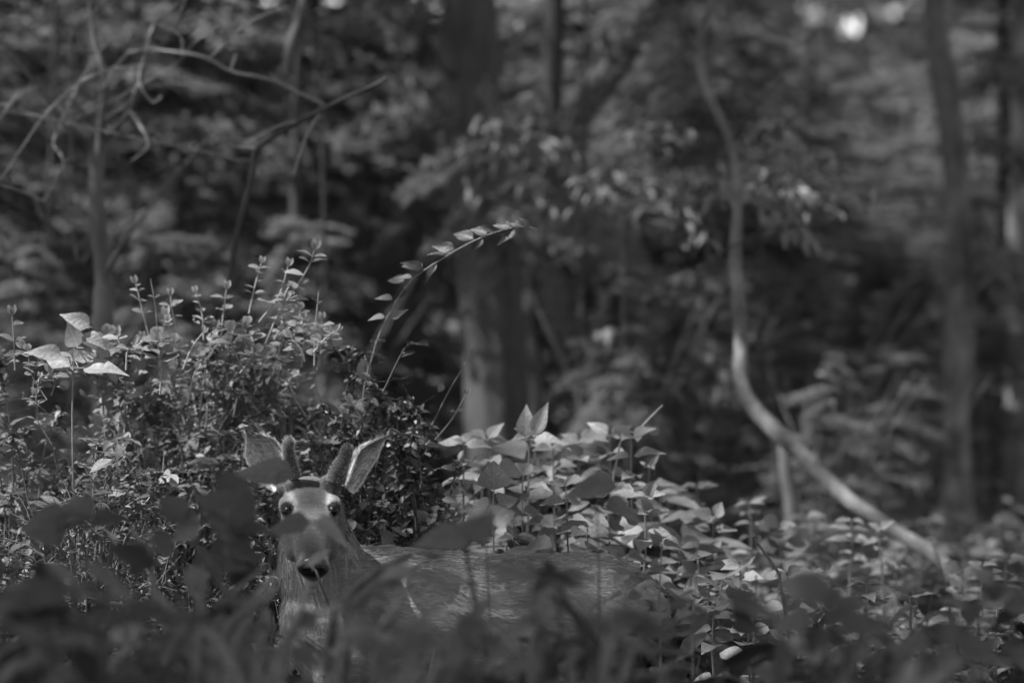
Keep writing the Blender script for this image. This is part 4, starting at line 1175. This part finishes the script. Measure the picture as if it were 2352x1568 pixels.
# ------------------------------------------------------------------ herbs: stem + leaves, one thing each
def herb(label, px, D, top, n=4, leaf=60, shape='ovate', mat='leaf', lean=0, group=None, w=8, start=0.45, updown=0.0, name='leafy_herb', extra=(), face=0.3, stem=None, auto=True):
    b = P(px - lean, 784, D); z0 = float(gz(b.x, b.y)); o = Vector((b.x, b.y, z0))
    t = empty(name, o, label, 'plant', group)
    tp = P(px, top, D + random.uniform(-.05, .05)) - o
    path = smooth_path([Vector((0, 0, -0.03)), Vector((tp.x * .25 + random.uniform(-.02, .02), tp.y * .3, tp.z * .45)), Vector((tp.x * .7, tp.y * .7, tp.z * .8)), tp], 18)
    g = Geo(); g.tube(path, list(np.linspace(px_r(w, D), px_r(w * .4, D), 18)), 6)
    g.build('stem', M[stem or ('stem_dark' if 'dark' in mat else 'stem')], t)
    if auto:
        a0 = random.uniform(0, 3)
        for i in range(n):
            u = start + (1 - start) * (i + 1) / n; k = min(17, int(u * 17)); p = path[k]
            a = a0 + i * 1.57
            for sg in (0, math.pi):
                d = Vector((math.cos(a + sg), math.sin(a + sg), 0.25 * u + updown + random.uniform(-.25, .15)))
                nn = Vector((0, -face, 1)) + d * -0.2 + rvec(0.3)
                put_leaf(t, p, d, nn, leaf * D * K * (1.15 - .45 * u) * random.uniform(.8, 1.15), shape, mat, random.uniform(.85, 1.15))
        for sg in (-.6, .6):
            put_leaf(t, path[-1], Vector((sg * random.uniform(.4, 2.0), random.uniform(-.5, .3), random.uniform(.1, .8) + updown)), Vector((0, -.8, .5)) + rvec(.4), leaf * D * K * random.uniform(.35, .7), shape, mat)
    for x0, y0, x1, y1, dd, tau, wd, sh, mt in extra:
        A = P(x0, y0, D) - o; B = P(x1, y1, D + dd) - o
        nrm = Vector((0, -math.cos(tau), math.sin(tau)))
        put_leaf(t, A, B - A, nrm, (B - A).length, sh or shape, mt or mat, wd)
        # petiole back to the stem
        k = min(range(18), key=lambda q: (path[q] - A).length)
        if (path[k] - A).length > 0.012:
            gg = Geo(); gg.tube(smooth_path([path[k], path[k].lerp(A, .5) + Vector((0, 0, .006)), A], 6), [px_r(w * .45, D)] * 6, 5); gg.build('petiole', M[stem or ('stem_dark' if 'dark' in mat else 'stem')], t)
    return t

# big pale leaves at the left
herb('tall herb with big pale sunlit leaves standing out at the left end of the bushes', 175, 11.1, 735, 0, 70, 'ovate', 'leaf_pale', 30, auto=False, w=7, stem='stem', extra=(
    (212, 752, 142, 716, -.02, .4, 1.0, None, None), (180, 800, 158, 748, -.05, .2, 1.3, None, None), (190, 762, 244, 792, -.03, .7, .9, None, None),
    (150, 820, 66, 796, -.05, .6, .9, None, None), (170, 850, 95, 800, .03, .5, 1.0, None, None), (180, 845, 285, 835, -.06, .9, .8, None, None), (165, 830, 225, 800, .05, .6, 1.1, None, None),
    (215, 810, 275, 795, .0, .4, 1.2, None, None)))
# sunlit plants right of the deer
SUNL = 'broad-leaved herbs in the sun right of the deer'
herb('herb with two upright pointed leaves standing above the other sunlit leaves', 1216, 11.8, 1000, 2, 70, 'ovate', 'leaf_pale', 10, SUNL, extra=(
    (1208, 1012, 1209, 928, 0, .15, 1.0, None, None), (1222, 1004, 1259, 922, 0, .1, .75, None, None), (1220, 1010, 1290, 1000, -.05, .9, .9, None, None)))
herb('herb with heart-shaped leaf held upright, point up, left of the sunlit clump', 1133, 11.0, 1130, 0, 60, 'heart', 'leaf', -6, SUNL, auto=False, extra=(
    (1134, 1138, 1134, 1054, .02, .15, 1.0, 'heart', 'leaf'), (1130, 1160, 1085, 1150, .0, .9, 1.0, 'heart', 'leaf_pale'), (1138, 1160, 1190, 1135, .03, .8, 1.0, 'heart', 'leaf_pale')))
for px, D, top, n, lf, sh, lab in (
    (1065, 11.7, 1020, 3, 66, 'ovate', 'pale broad-leaved herb at the foot of the thick trunk, left of the sunlit clump'),
    (1120, 12.2, 1010, 4, 72, 'ovate', 'sunlit broad-leaved herb just right of the foot of the thick trunk'),
    (1270, 11.9, 1030, 4, 66, 'ovate', 'sunlit herb in the middle of the bright clump, right of the two upright leaves'),
    (1330, 12.3, 1015, 4, 70, 'ovate', 'sunlit herb with flat drooping leaves at the back of the bright clump'),
    (1400, 12.2, 1000, 4, 74, 'ovate', 'sunlit herb with long flat leaves spreading at the top of the clump'),
    (1450, 12.0, 1005, 3, 70, 'ovate', 'sunlit herb whose leaf points right beside the slanting thin stick'),
    (1490, 12.3, 1075, 5, 58, 'lance', 'sunlit herb with many narrow leaves at the right end of the bright clump'),
    (1200, 11.4, 1090, 4, 64, 'round', 'round-leaved herb under the two upright pointed leaves'),
    (1300, 11.5, 1110, 4, 60, 'ovate', 'low sunlit herb in front of the bright clump, above the back of the deer'),
    (1400, 11.5, 1130, 4, 62, 'round', 'low round-leaved herb right of the dark blurred leaf above the deer'),
    (1480, 11.6, 1140, 4, 60, 'ovate', 'low herb with pale leaves below the narrow-leaved one'),
    (1180, 11.3, 1200, 3, 56, 'ovate', 'small pale herb close behind the back of the deer'),
    (1350, 11.3, 1225, 3, 56, 'round', 'small herb behind the rump of the deer')):
    herb(lab, px, D, top, n + 3, lf * 1.35, sh, 'leaf_pale' if 'sunlit' in lab or 'pale' in lab else 'leaf', random.uniform(-15, 15), SUNL, start=.35, face=.75)  # sunlit plants take the paler leaf, light put into colour
g = Geo()
stick_o = P(1425, 1100, 12.0); st_ = empty('thin_stick', (stick_o.x, stick_o.y, float(gz(stick_o.x, stick_o.y))), 'thin pale stick slanting up right out of the sunlit leaves', 'stick')
so = Vector(st_.location); g.tube(smooth_path([Vector((-.12, 0, 0)), P(1415, 1060, 12) - so, P(1465, 990, 12) - so, P(1522, 930, 12) - so], 14), list(np.linspace(.004, .0025, 14)), 6); g.build('stem', M['twig_pale'], st_)

GRD = 'low herbs on the forest floor at the right'
for px, D, top, n, lf, sh, mt, lab in (
    (1600, 13.0, 1120, 3, 60, 'ovate', 'leaf', 'herb with small pointed leaves at the right, level with the back of the bright clump'),
    (1640, 12.3, 1190, 4, 70, 'ovate', 'leaf_pale', 'broad pale-leaved herb right of the rump of the deer'),
    (1720, 13.2, 1155, 4, 52, 'lance', 'leaf_pale', 'herb with hanging curled leaves, left of the foot of the dead stem'),
    (1790, 12.8, 1215, 4, 56, 'round', 'leaf', 'round-leaved herb in front of the foot of the dead stem'),
    (1870, 13.6, 1215, 4, 50, 'tooth', 'leaf', 'toothed-leaf herb below the middle of the leaning trunk'),
    (1955, 13.2, 1195, 5, 58, 'lance', 'leaf_pale', 'narrow-leaved herb with a star-like tuft close under the leaning trunk'),
    (2020, 12.9, 1215, 3, 46, 'ovate', 'leaf_pale', 'small herb with an upright thin leaf touching the leaning trunk'),
    (2060, 13.6, 1270, 4, 56, 'tooth', 'leaf', 'toothed-leaf herb under the lower end of the leaning trunk'),
    (2205, 12.6, 1310, 2, 60, 'heart', 'leaf', 'heart-leaved herb where the leaning trunk meets the ground'),
    (2255, 12.2, 1300, 2, 48, 'ovate', 'leaf', 'herb with two small crossed leaves right of the foot of the leaning trunk'),
    (2310, 12.0, 1290, 3, 60, 'ovate', 'leaf', 'herb at the right edge under the grey trunk'),
    (1560, 11.9, 1260, 4, 64, 'round', 'leaf', 'round-leaved herb at the right beside the rump of the deer'),
    (1700, 11.7, 1300, 4, 62, 'ovate', 'leaf_pale', 'flat-leaved pale herb below the broad pale-leaved one'),
    (1810, 11.4, 1325, 3, 66, 'round', 'leaf', 'herb with a big round leaf beside the dark slanting twig'),
    (1900, 11.8, 1310, 4, 60, 'ovate', 'leaf', 'herb with drooping leaves beneath the star-like tuft'),
    (1990, 11.5, 1340, 4, 60, 'tooth', 'leaf', 'coarse toothed herb low at the right, left of the heart-leaved one'),
    (2090, 11.2, 1370, 4, 70, 'ovate', 'leaf', 'long-leaved herb lying low in front of the heart-leaved one'),
    (2180, 11.0, 1380, 4, 62, 'ovate', 'leaf_pale', 'herb with pale crossed leaves low at the right'),
    (2290, 10.8, 1400, 3, 62, 'round', 'leaf', 'round-leaved herb low at the right edge'),
    (1720, 10.8, 1420, 4, 60, 'round', 'leaf_pale', 'sunlit round-leaved herb in the gap between dark foreground leaves'),
    (1640, 10.9, 1400, 3, 56, 'ovate', 'leaf_pale', 'sunlit herb with curled leaves at the left side of the gap in the dark leaves'),
    (2010, 10.4, 1440, 3, 60, 'ovate', 'leaf', 'herb low at the right with leaves edge-on to the camera'),
    (2160, 10.2, 1470, 4, 64, 'tooth', 'leaf', 'toothed herb near the bottom right with thin stems showing'),
    (2270, 10.0, 1490, 3, 56, 'ovate', 'leaf', 'small herb close to the bottom right corner'),
    (1560, 14.5, 1150, 3, 56, 'ovate', 'leaf', 'pale herb at the back right of the bright clump, in the shade'),
    (1850, 14.5, 1190, 4, 50, 'ovate', 'leaf', 'herb behind the toothed one, at the foot of the dead stem'),
    (2130, 14.5, 1290, 4, 50, 'ovate', 'leaf', 'herb standing behind the lowest part of the leaning trunk')):
    herb(lab, px, D, top, n + 1, lf * 1.25, sh, mt, random.uniform(-20, 20), GRD, face=.6)
# dark slanting twig
tw = P(1765, 1275, 11.3); t_ = empty('dead_twig', (tw.x, tw.y, float(gz(tw.x, tw.y))), 'dark straight twig slanting among the low herbs at the right', 'twig')
so = Vector(t_.location); g = Geo(); g.tube([P(1732, 1236, 11.3) - so, P(1765, 1280, 11.3) - so, P(1790, 1318, 11.3) - so, Vector((.12, .02, 0))], [.004, .0048, .005, .005], 6); g.build('stem', M['stem_dark'], t_)

# --- dark blurred plants close to the camera
FG = 'dark blurred plants close in front of the deer'
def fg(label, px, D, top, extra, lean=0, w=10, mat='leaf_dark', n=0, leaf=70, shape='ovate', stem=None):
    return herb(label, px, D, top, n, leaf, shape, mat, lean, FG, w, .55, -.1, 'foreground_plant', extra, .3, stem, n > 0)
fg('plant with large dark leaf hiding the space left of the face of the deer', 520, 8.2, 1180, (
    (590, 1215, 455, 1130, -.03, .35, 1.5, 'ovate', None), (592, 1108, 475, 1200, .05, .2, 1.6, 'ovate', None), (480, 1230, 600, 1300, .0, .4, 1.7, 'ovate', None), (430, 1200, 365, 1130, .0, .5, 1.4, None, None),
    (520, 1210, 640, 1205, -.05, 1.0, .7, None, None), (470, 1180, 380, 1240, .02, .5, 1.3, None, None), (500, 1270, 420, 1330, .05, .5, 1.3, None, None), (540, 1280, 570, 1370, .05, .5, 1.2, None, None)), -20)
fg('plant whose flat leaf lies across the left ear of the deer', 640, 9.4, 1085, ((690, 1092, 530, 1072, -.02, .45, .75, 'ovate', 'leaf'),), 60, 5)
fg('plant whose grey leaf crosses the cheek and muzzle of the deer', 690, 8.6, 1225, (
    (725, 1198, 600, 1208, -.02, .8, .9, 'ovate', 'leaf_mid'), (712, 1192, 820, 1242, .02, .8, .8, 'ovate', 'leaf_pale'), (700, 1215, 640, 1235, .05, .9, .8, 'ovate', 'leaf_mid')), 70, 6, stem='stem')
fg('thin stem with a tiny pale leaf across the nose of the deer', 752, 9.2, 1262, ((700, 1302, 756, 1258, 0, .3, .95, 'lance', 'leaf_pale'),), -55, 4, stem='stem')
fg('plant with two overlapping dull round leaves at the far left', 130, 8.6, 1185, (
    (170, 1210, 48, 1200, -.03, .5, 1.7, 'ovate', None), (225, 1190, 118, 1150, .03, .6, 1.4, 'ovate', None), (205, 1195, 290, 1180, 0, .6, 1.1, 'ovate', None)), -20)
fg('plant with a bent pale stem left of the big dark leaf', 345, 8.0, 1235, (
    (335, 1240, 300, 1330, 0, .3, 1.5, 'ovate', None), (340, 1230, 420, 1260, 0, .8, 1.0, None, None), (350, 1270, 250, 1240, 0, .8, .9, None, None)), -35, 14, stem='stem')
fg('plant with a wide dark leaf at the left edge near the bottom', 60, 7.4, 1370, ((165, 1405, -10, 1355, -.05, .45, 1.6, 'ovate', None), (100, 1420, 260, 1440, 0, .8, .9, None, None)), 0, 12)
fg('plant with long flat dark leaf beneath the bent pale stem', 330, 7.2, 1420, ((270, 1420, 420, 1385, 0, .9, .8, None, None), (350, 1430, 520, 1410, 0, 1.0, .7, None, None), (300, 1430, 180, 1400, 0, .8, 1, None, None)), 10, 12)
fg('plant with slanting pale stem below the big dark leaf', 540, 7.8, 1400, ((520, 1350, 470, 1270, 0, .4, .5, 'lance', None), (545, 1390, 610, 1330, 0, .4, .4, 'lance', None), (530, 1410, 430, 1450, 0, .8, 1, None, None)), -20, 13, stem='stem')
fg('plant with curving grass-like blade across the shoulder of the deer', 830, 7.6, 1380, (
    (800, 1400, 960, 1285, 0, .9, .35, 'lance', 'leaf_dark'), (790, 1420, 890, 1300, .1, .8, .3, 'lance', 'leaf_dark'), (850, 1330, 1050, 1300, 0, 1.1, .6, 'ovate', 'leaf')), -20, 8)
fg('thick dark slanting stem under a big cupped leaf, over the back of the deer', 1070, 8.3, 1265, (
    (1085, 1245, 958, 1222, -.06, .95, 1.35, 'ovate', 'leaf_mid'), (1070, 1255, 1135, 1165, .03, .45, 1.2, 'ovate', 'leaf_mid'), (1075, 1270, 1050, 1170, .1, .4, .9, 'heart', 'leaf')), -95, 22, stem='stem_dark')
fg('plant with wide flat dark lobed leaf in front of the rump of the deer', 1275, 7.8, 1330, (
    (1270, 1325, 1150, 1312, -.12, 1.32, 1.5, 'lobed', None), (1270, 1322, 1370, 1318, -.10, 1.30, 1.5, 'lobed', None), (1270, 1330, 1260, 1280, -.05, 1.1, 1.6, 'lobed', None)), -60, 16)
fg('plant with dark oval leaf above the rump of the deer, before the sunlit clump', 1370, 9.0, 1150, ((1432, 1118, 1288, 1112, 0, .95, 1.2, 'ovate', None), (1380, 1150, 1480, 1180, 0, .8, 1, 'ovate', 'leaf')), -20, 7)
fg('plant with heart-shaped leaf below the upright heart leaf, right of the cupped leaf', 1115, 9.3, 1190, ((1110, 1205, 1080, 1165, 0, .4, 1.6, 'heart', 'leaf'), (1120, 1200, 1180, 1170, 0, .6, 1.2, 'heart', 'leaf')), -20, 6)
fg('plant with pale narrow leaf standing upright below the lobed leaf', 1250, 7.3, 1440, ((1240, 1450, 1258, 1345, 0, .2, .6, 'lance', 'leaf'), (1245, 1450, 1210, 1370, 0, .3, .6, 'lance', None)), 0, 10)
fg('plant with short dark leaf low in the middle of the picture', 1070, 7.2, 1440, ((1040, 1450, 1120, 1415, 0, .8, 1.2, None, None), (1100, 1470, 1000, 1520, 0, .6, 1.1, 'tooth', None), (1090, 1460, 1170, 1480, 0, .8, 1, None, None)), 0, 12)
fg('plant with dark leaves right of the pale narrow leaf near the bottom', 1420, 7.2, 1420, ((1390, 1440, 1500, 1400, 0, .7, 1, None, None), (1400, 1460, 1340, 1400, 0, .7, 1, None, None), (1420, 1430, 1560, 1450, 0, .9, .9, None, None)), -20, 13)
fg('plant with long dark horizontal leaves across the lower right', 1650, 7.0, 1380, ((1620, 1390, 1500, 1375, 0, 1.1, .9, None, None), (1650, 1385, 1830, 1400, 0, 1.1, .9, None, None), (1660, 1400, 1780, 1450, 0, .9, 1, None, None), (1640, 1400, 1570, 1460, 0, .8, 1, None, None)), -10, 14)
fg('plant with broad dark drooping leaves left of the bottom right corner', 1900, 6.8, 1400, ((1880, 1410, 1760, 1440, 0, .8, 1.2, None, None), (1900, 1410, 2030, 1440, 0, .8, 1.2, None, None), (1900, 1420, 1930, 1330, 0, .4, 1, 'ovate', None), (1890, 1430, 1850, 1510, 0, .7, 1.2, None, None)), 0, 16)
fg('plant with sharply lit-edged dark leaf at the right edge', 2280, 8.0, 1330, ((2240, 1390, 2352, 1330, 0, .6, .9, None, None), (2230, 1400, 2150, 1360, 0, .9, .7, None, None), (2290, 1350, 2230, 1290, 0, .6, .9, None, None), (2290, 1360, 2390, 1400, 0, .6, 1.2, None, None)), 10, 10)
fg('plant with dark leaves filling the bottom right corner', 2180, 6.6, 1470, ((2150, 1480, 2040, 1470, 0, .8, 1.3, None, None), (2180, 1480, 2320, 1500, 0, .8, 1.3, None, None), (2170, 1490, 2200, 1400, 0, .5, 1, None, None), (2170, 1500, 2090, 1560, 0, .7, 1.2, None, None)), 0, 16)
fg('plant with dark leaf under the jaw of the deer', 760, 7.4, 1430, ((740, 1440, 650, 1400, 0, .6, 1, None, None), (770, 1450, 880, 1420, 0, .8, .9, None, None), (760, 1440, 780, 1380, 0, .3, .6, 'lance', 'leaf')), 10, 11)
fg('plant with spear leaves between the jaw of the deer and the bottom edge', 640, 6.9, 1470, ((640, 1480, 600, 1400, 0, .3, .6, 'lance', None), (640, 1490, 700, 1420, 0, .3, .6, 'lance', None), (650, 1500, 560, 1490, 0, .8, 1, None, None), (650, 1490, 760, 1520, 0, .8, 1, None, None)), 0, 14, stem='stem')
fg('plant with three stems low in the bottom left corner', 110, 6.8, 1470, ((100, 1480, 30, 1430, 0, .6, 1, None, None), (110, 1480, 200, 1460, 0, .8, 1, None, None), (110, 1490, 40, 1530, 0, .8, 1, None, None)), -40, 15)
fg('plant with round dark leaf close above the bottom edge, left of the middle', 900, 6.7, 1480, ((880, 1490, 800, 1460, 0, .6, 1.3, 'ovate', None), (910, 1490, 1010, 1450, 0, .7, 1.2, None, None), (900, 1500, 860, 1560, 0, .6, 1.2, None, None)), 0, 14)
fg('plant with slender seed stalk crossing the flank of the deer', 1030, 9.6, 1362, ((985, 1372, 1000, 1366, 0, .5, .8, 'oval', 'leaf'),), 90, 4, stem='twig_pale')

GR = 'blurred grass tufts in the dark foreground'
def tuft(label, px, D, top, nb, lean, mat, wpx=30):
    b = P(px, 784, D); z0 = float(gz(b.x, b.y)); o = Vector((b.x, b.y, z0)); t = empty('grass_tuft', o, label, 'grass', GR)
    H = P(px, top, D).z - z0
    for i in range(nb):
        h = H * random.uniform(.75, 1.05); l = (lean + random.gauss(0, .28)) * .45; y = random.uniform(-.1, .1)
        pts = smooth_path([Vector((random.uniform(-.05, .05), random.uniform(-.05, .05), -.03)), Vector((l * .25, y * .4, h * .55)), Vector((l * .62, y * .8, h * .93)), Vector((l, y, h * random.uniform(.8, 1.08)))], 12)
        V, F = [], []; n = Vector((random.uniform(-.5, .5), -1, .2)).normalized(); w = wpx * D * K * .5 * random.uniform(.6, 1.3)
        for k, p in enumerate(pts):
            tg = (pts[min(11, k + 1)] - pts[max(0, k - 1)]).normalized(); sd = tg.cross(n).normalized(); ww = w * (1 - (k / 11) ** 2.2) + .0006
            V += [tuple(p - sd * ww), tuple(p + n * ww * -.35), tuple(p + sd * ww)]
        for k in range(11):
            a = k * 3; F += [(a, a + 1, a + 4, a + 3), (a + 1, a + 2, a + 5, a + 4)]
        obj('blade', mesh_np('blade', V, F, M[mat]), t)
for a in ((430, 7.6, 1370, 9, .25, 'blade', 'grass tuft of pale blades left of the middle of the bottom edge'), (560, 7.9, 1330, 8, -.3, 'blade', 'grass tuft leaning left under the chin of the deer'),
          (700, 7.3, 1400, 9, .35, 'blade', 'grass tuft of broad blades fanning right below the muzzle of the deer'), (250, 7.2, 1400, 8, .2, 'leaf_dark', 'dark grass tuft at the bottom left'),
          (850, 7.8, 1380, 9, .55, 'blade', 'grass tuft sweeping far to the right below the shoulder of the deer'), (1010, 7.4, 1420, 8, -.4, 'leaf_dark', 'dark grass tuft leaning left below the flank of the deer'),
          (1180, 8.0, 1390, 7, .5, 'leaf_dark', 'dark grass tuft below the lobed leaf'), (1330, 7.3, 1420, 8, .3, 'blade', 'pale grass tuft low between the two middle dark plants'),
          (1540, 7.8, 1400, 8, -.45, 'leaf_dark', 'dark grass tuft left of the long horizontal leaves'), (1760, 7.2, 1440, 8, .5, 'leaf_dark', 'dark grass tuft low at the right'),
          (60, 7.8, 1400, 8, .3, 'blade', 'grass tuft in the bottom left corner'), (2000, 7.5, 1450, 8, -.3, 'leaf_dark', 'dark grass tuft near the bottom right corner')):
    tuft(a[6], *a[:5], a[5])
BS = 'blurred bent stems close to the camera'
for pts, D, w, mat, lab in (
    ([(298, 1212), (334, 1258), (350, 1330), (372, 1420), (384, 1500)], 8.4, 24, 'blade', 'pale bent stem left of the big dark leaves'),
    ([(452, 1250), (490, 1320), (530, 1378), (560, 1470)], 8.2, 24, 'blade', 'pale stem slanting right below the big dark leaves'),
    ([(640, 1340), (610, 1380), (560, 1405), (520, 1450), (505, 1560)], 7.6, 26, 'blade', 'pale stem arching low under the chest of the deer'),
    ([(610, 1300), (560, 1340), (530, 1370), (520, 1420)], 8.2, 18, 'blade', 'pale stem leaning right towards the chest of the deer'),
    ([(705, 1350), (690, 1400), (655, 1480), (645, 1568)], 7.4, 28, 'blade', 'thick pale stem rising at the bottom edge below the muzzle of the deer'),
    ([(945, 1272), (870, 1310), (800, 1372), (762, 1460)], 8.3, 26, 'stem_dark', 'dark stem curving over the shoulder of the deer'),
    ([(985, 1290), (900, 1325), (830, 1390), (800, 1470)], 8.1, 18, 'stem_dark', 'second thinner dark stem curving over the shoulder of the deer'),
    ([(1285, 1335), (1300, 1380), (1332, 1440), (1345, 1520)], 8.0, 24, 'stem_dark', 'dark stem under the wide lobed leaf'),
    ([(40, 1340), (70, 1420), (110, 1490), (135, 1568)], 7.9, 28, 'blade', 'jointed pale stem in the bottom left corner'),
    ([(235, 1360), (215, 1430), (205, 1500)], 7.8, 20, 'stem', 'dull stem left of the jointed corner stem and the grass'),
    ([(930, 1350), (905, 1400), (870, 1450), (862, 1520)], 7.6, 22, 'stem', 'dull stem leaning right below the flank of the deer'),
    ([(1255, 1350), (1248, 1400), (1236, 1460), (1230, 1540)], 7.9, 40, 'blade', 'broad pale upright stem below the lobed leaf')):
    e = P(*pts[-1], D); z0 = float(gz(e.x, e.y)); t = empty('bent_stem', (e.x, e.y, z0), lab, 'stem', BS); o = Vector(t.location)
    path = smooth_path([P(x, y, D) - o for x, y in pts] + [Vector((random.uniform(-.04, .04), .03, -.03))], 26)
    g = Geo(); g.tube(path, list(np.linspace(px_r(w * .5, D), px_r(w, D), 26)), 8, .15); g.build('stem', M[mat], t)
    if mat != 'stem_dark':
        for k in (5, 11): put_leaf(t, path[k], rvec(1) + Vector((0, 0, .4)), Vector((0, -.7, .7)), random.uniform(60, 90) * D * K, 'lance', 'leaf_mid')
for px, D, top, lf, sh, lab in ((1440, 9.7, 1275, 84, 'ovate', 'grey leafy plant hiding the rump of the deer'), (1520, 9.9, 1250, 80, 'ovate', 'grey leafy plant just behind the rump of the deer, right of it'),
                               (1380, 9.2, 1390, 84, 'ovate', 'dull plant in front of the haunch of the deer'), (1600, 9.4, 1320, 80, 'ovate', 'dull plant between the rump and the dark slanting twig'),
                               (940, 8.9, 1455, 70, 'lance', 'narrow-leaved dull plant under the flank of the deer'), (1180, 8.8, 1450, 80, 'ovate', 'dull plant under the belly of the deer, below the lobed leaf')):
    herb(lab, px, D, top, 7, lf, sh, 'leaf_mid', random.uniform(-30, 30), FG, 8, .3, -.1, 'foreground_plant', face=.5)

# ------------------------------------------------------------------ masses nobody could count
def cover(name, label, n_plants, area, hfun, leaf, mat, seed, nleaf=9, skip=None, stem='stem', shape=SMALL):
    r = np.random.default_rng(seed); g = Geo(); T, Dd, Nn, S = [], [], [], []
    x0, x1, y0, y1 = area
    for i in range(n_plants):
        y = y0 + (y1 - y0) * r.random(); half = (y * K * 1176) * 1.25
        x = max(x0, -half) + (min(x1, half) - max(x0, -half)) * r.random()
        if skip is not None and skip(x, y): continue
        pn = mnoise.noise(Vector((x * 2.4, y * 1.4, seed * 3.1)))
        if pn < -.12 and r.random() < .75: continue
        big = 1 + .9 * max(0, mnoise.noise(Vector((x * 3.1, y * 2.2, seed * 7.7 + 2))))
        z0 = float(gz(x, y)); h = hfun(x, y) * r.uniform(.45, 1.0) * (1 + .5 * pn) * (.4 if x > .95 and 10.9 < y < 15.5 else 1)
        if h < 0.05: continue
        top = Vector((x + r.normal(0, .05), y + r.normal(0, .05), z0 + h)); b = Vector((x, y, z0))
        g.tube([b, b.lerp(top, .5) + Vector((r.normal(0, .02), r.normal(0, .02), 0)), top], [leaf * .05, leaf * .04, leaf * .025], 4)
        a0 = r.uniform(0, 6)
        for k in range(nleaf):
            u = .4 + .6 * (k + 1) / nleaf; p = b.lerp(top, u); a = a0 + k * 2.4
            d = (math.cos(a), math.sin(a), r.uniform(-.6, .5))
            if y < 9.6:      # nothing grows in the sight line to the head and flank of the deer
                qx, qy = p.x / (p.y * K) + 1176, 784 - (p.z - CAM_Z) / (p.y * K)
                if (570 < qx < 860 and qy < 1470) or (860 <= qx < 1420 and qy < 1425) or (qx >= 1420 and qy < 1350) or (1530 < qx < 1650 and 1440 < qy < 1560): continue
            T.append(tuple(p)); Dd.append(d); Nn.append((r.normal(0, .5), r.normal(-.2, .5), 1)); S.append(min(1.75 * leaf, big * leaf * r.uniform(.45, 1.2) * (1 + 0.9 * (r.random() < .12))))
    V, F = inst_np(*shape, frames(np.array(Dd), np.array(Nn), np.array(S)), np.array(T))
    o = obj(name, mesh_np(name, V, F, M[mat])); tag(o, label, 'undergrowth', kind='stuff')
    so = g.build('stems', M[stem], o); tag(so, kind='stuff')
    return o
near_deer = lambda x, y: (-.85 < x < .62 and 10.25 < y < 10.95)
cover('ground_cover', 'mixed low leafy ground cover on the forest floor', 2600, (-.2, 3.2, 10.9, 17.5), lambda x, y: .11 + .30 * float(sstep(.1, .8, x)) * (1 - .8 * float(sstep(11.6, 13.2, y))), .07, 'cover', 3, 9, near_deer)
cover('ground_cover', 'dense leafy cover in the sunlit clump right of the deer', 640, (-.24, .60, 11.1, 12.9), lambda x, y: .66 + .1 * math.sin(x * 9), .135, 'clump', 8, 9, near_deer)
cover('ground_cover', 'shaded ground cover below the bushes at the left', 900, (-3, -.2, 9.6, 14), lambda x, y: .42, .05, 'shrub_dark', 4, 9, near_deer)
cover('ground_cover', 'thin ground cover far back among the trunks', 1500, (-4, 4, 15, 30), lambda x, y: .32, .075, 'cover', 5, 8)
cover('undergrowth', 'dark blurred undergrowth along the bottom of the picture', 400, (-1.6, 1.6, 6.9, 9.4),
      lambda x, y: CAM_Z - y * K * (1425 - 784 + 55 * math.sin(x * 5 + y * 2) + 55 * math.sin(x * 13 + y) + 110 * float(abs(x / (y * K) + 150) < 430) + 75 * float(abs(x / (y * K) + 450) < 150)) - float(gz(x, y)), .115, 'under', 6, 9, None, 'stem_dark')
print('objects', len(bpy.data.objects), 'tris', sum(len(m.polygons) for m in bpy.data.meshes) * 2)
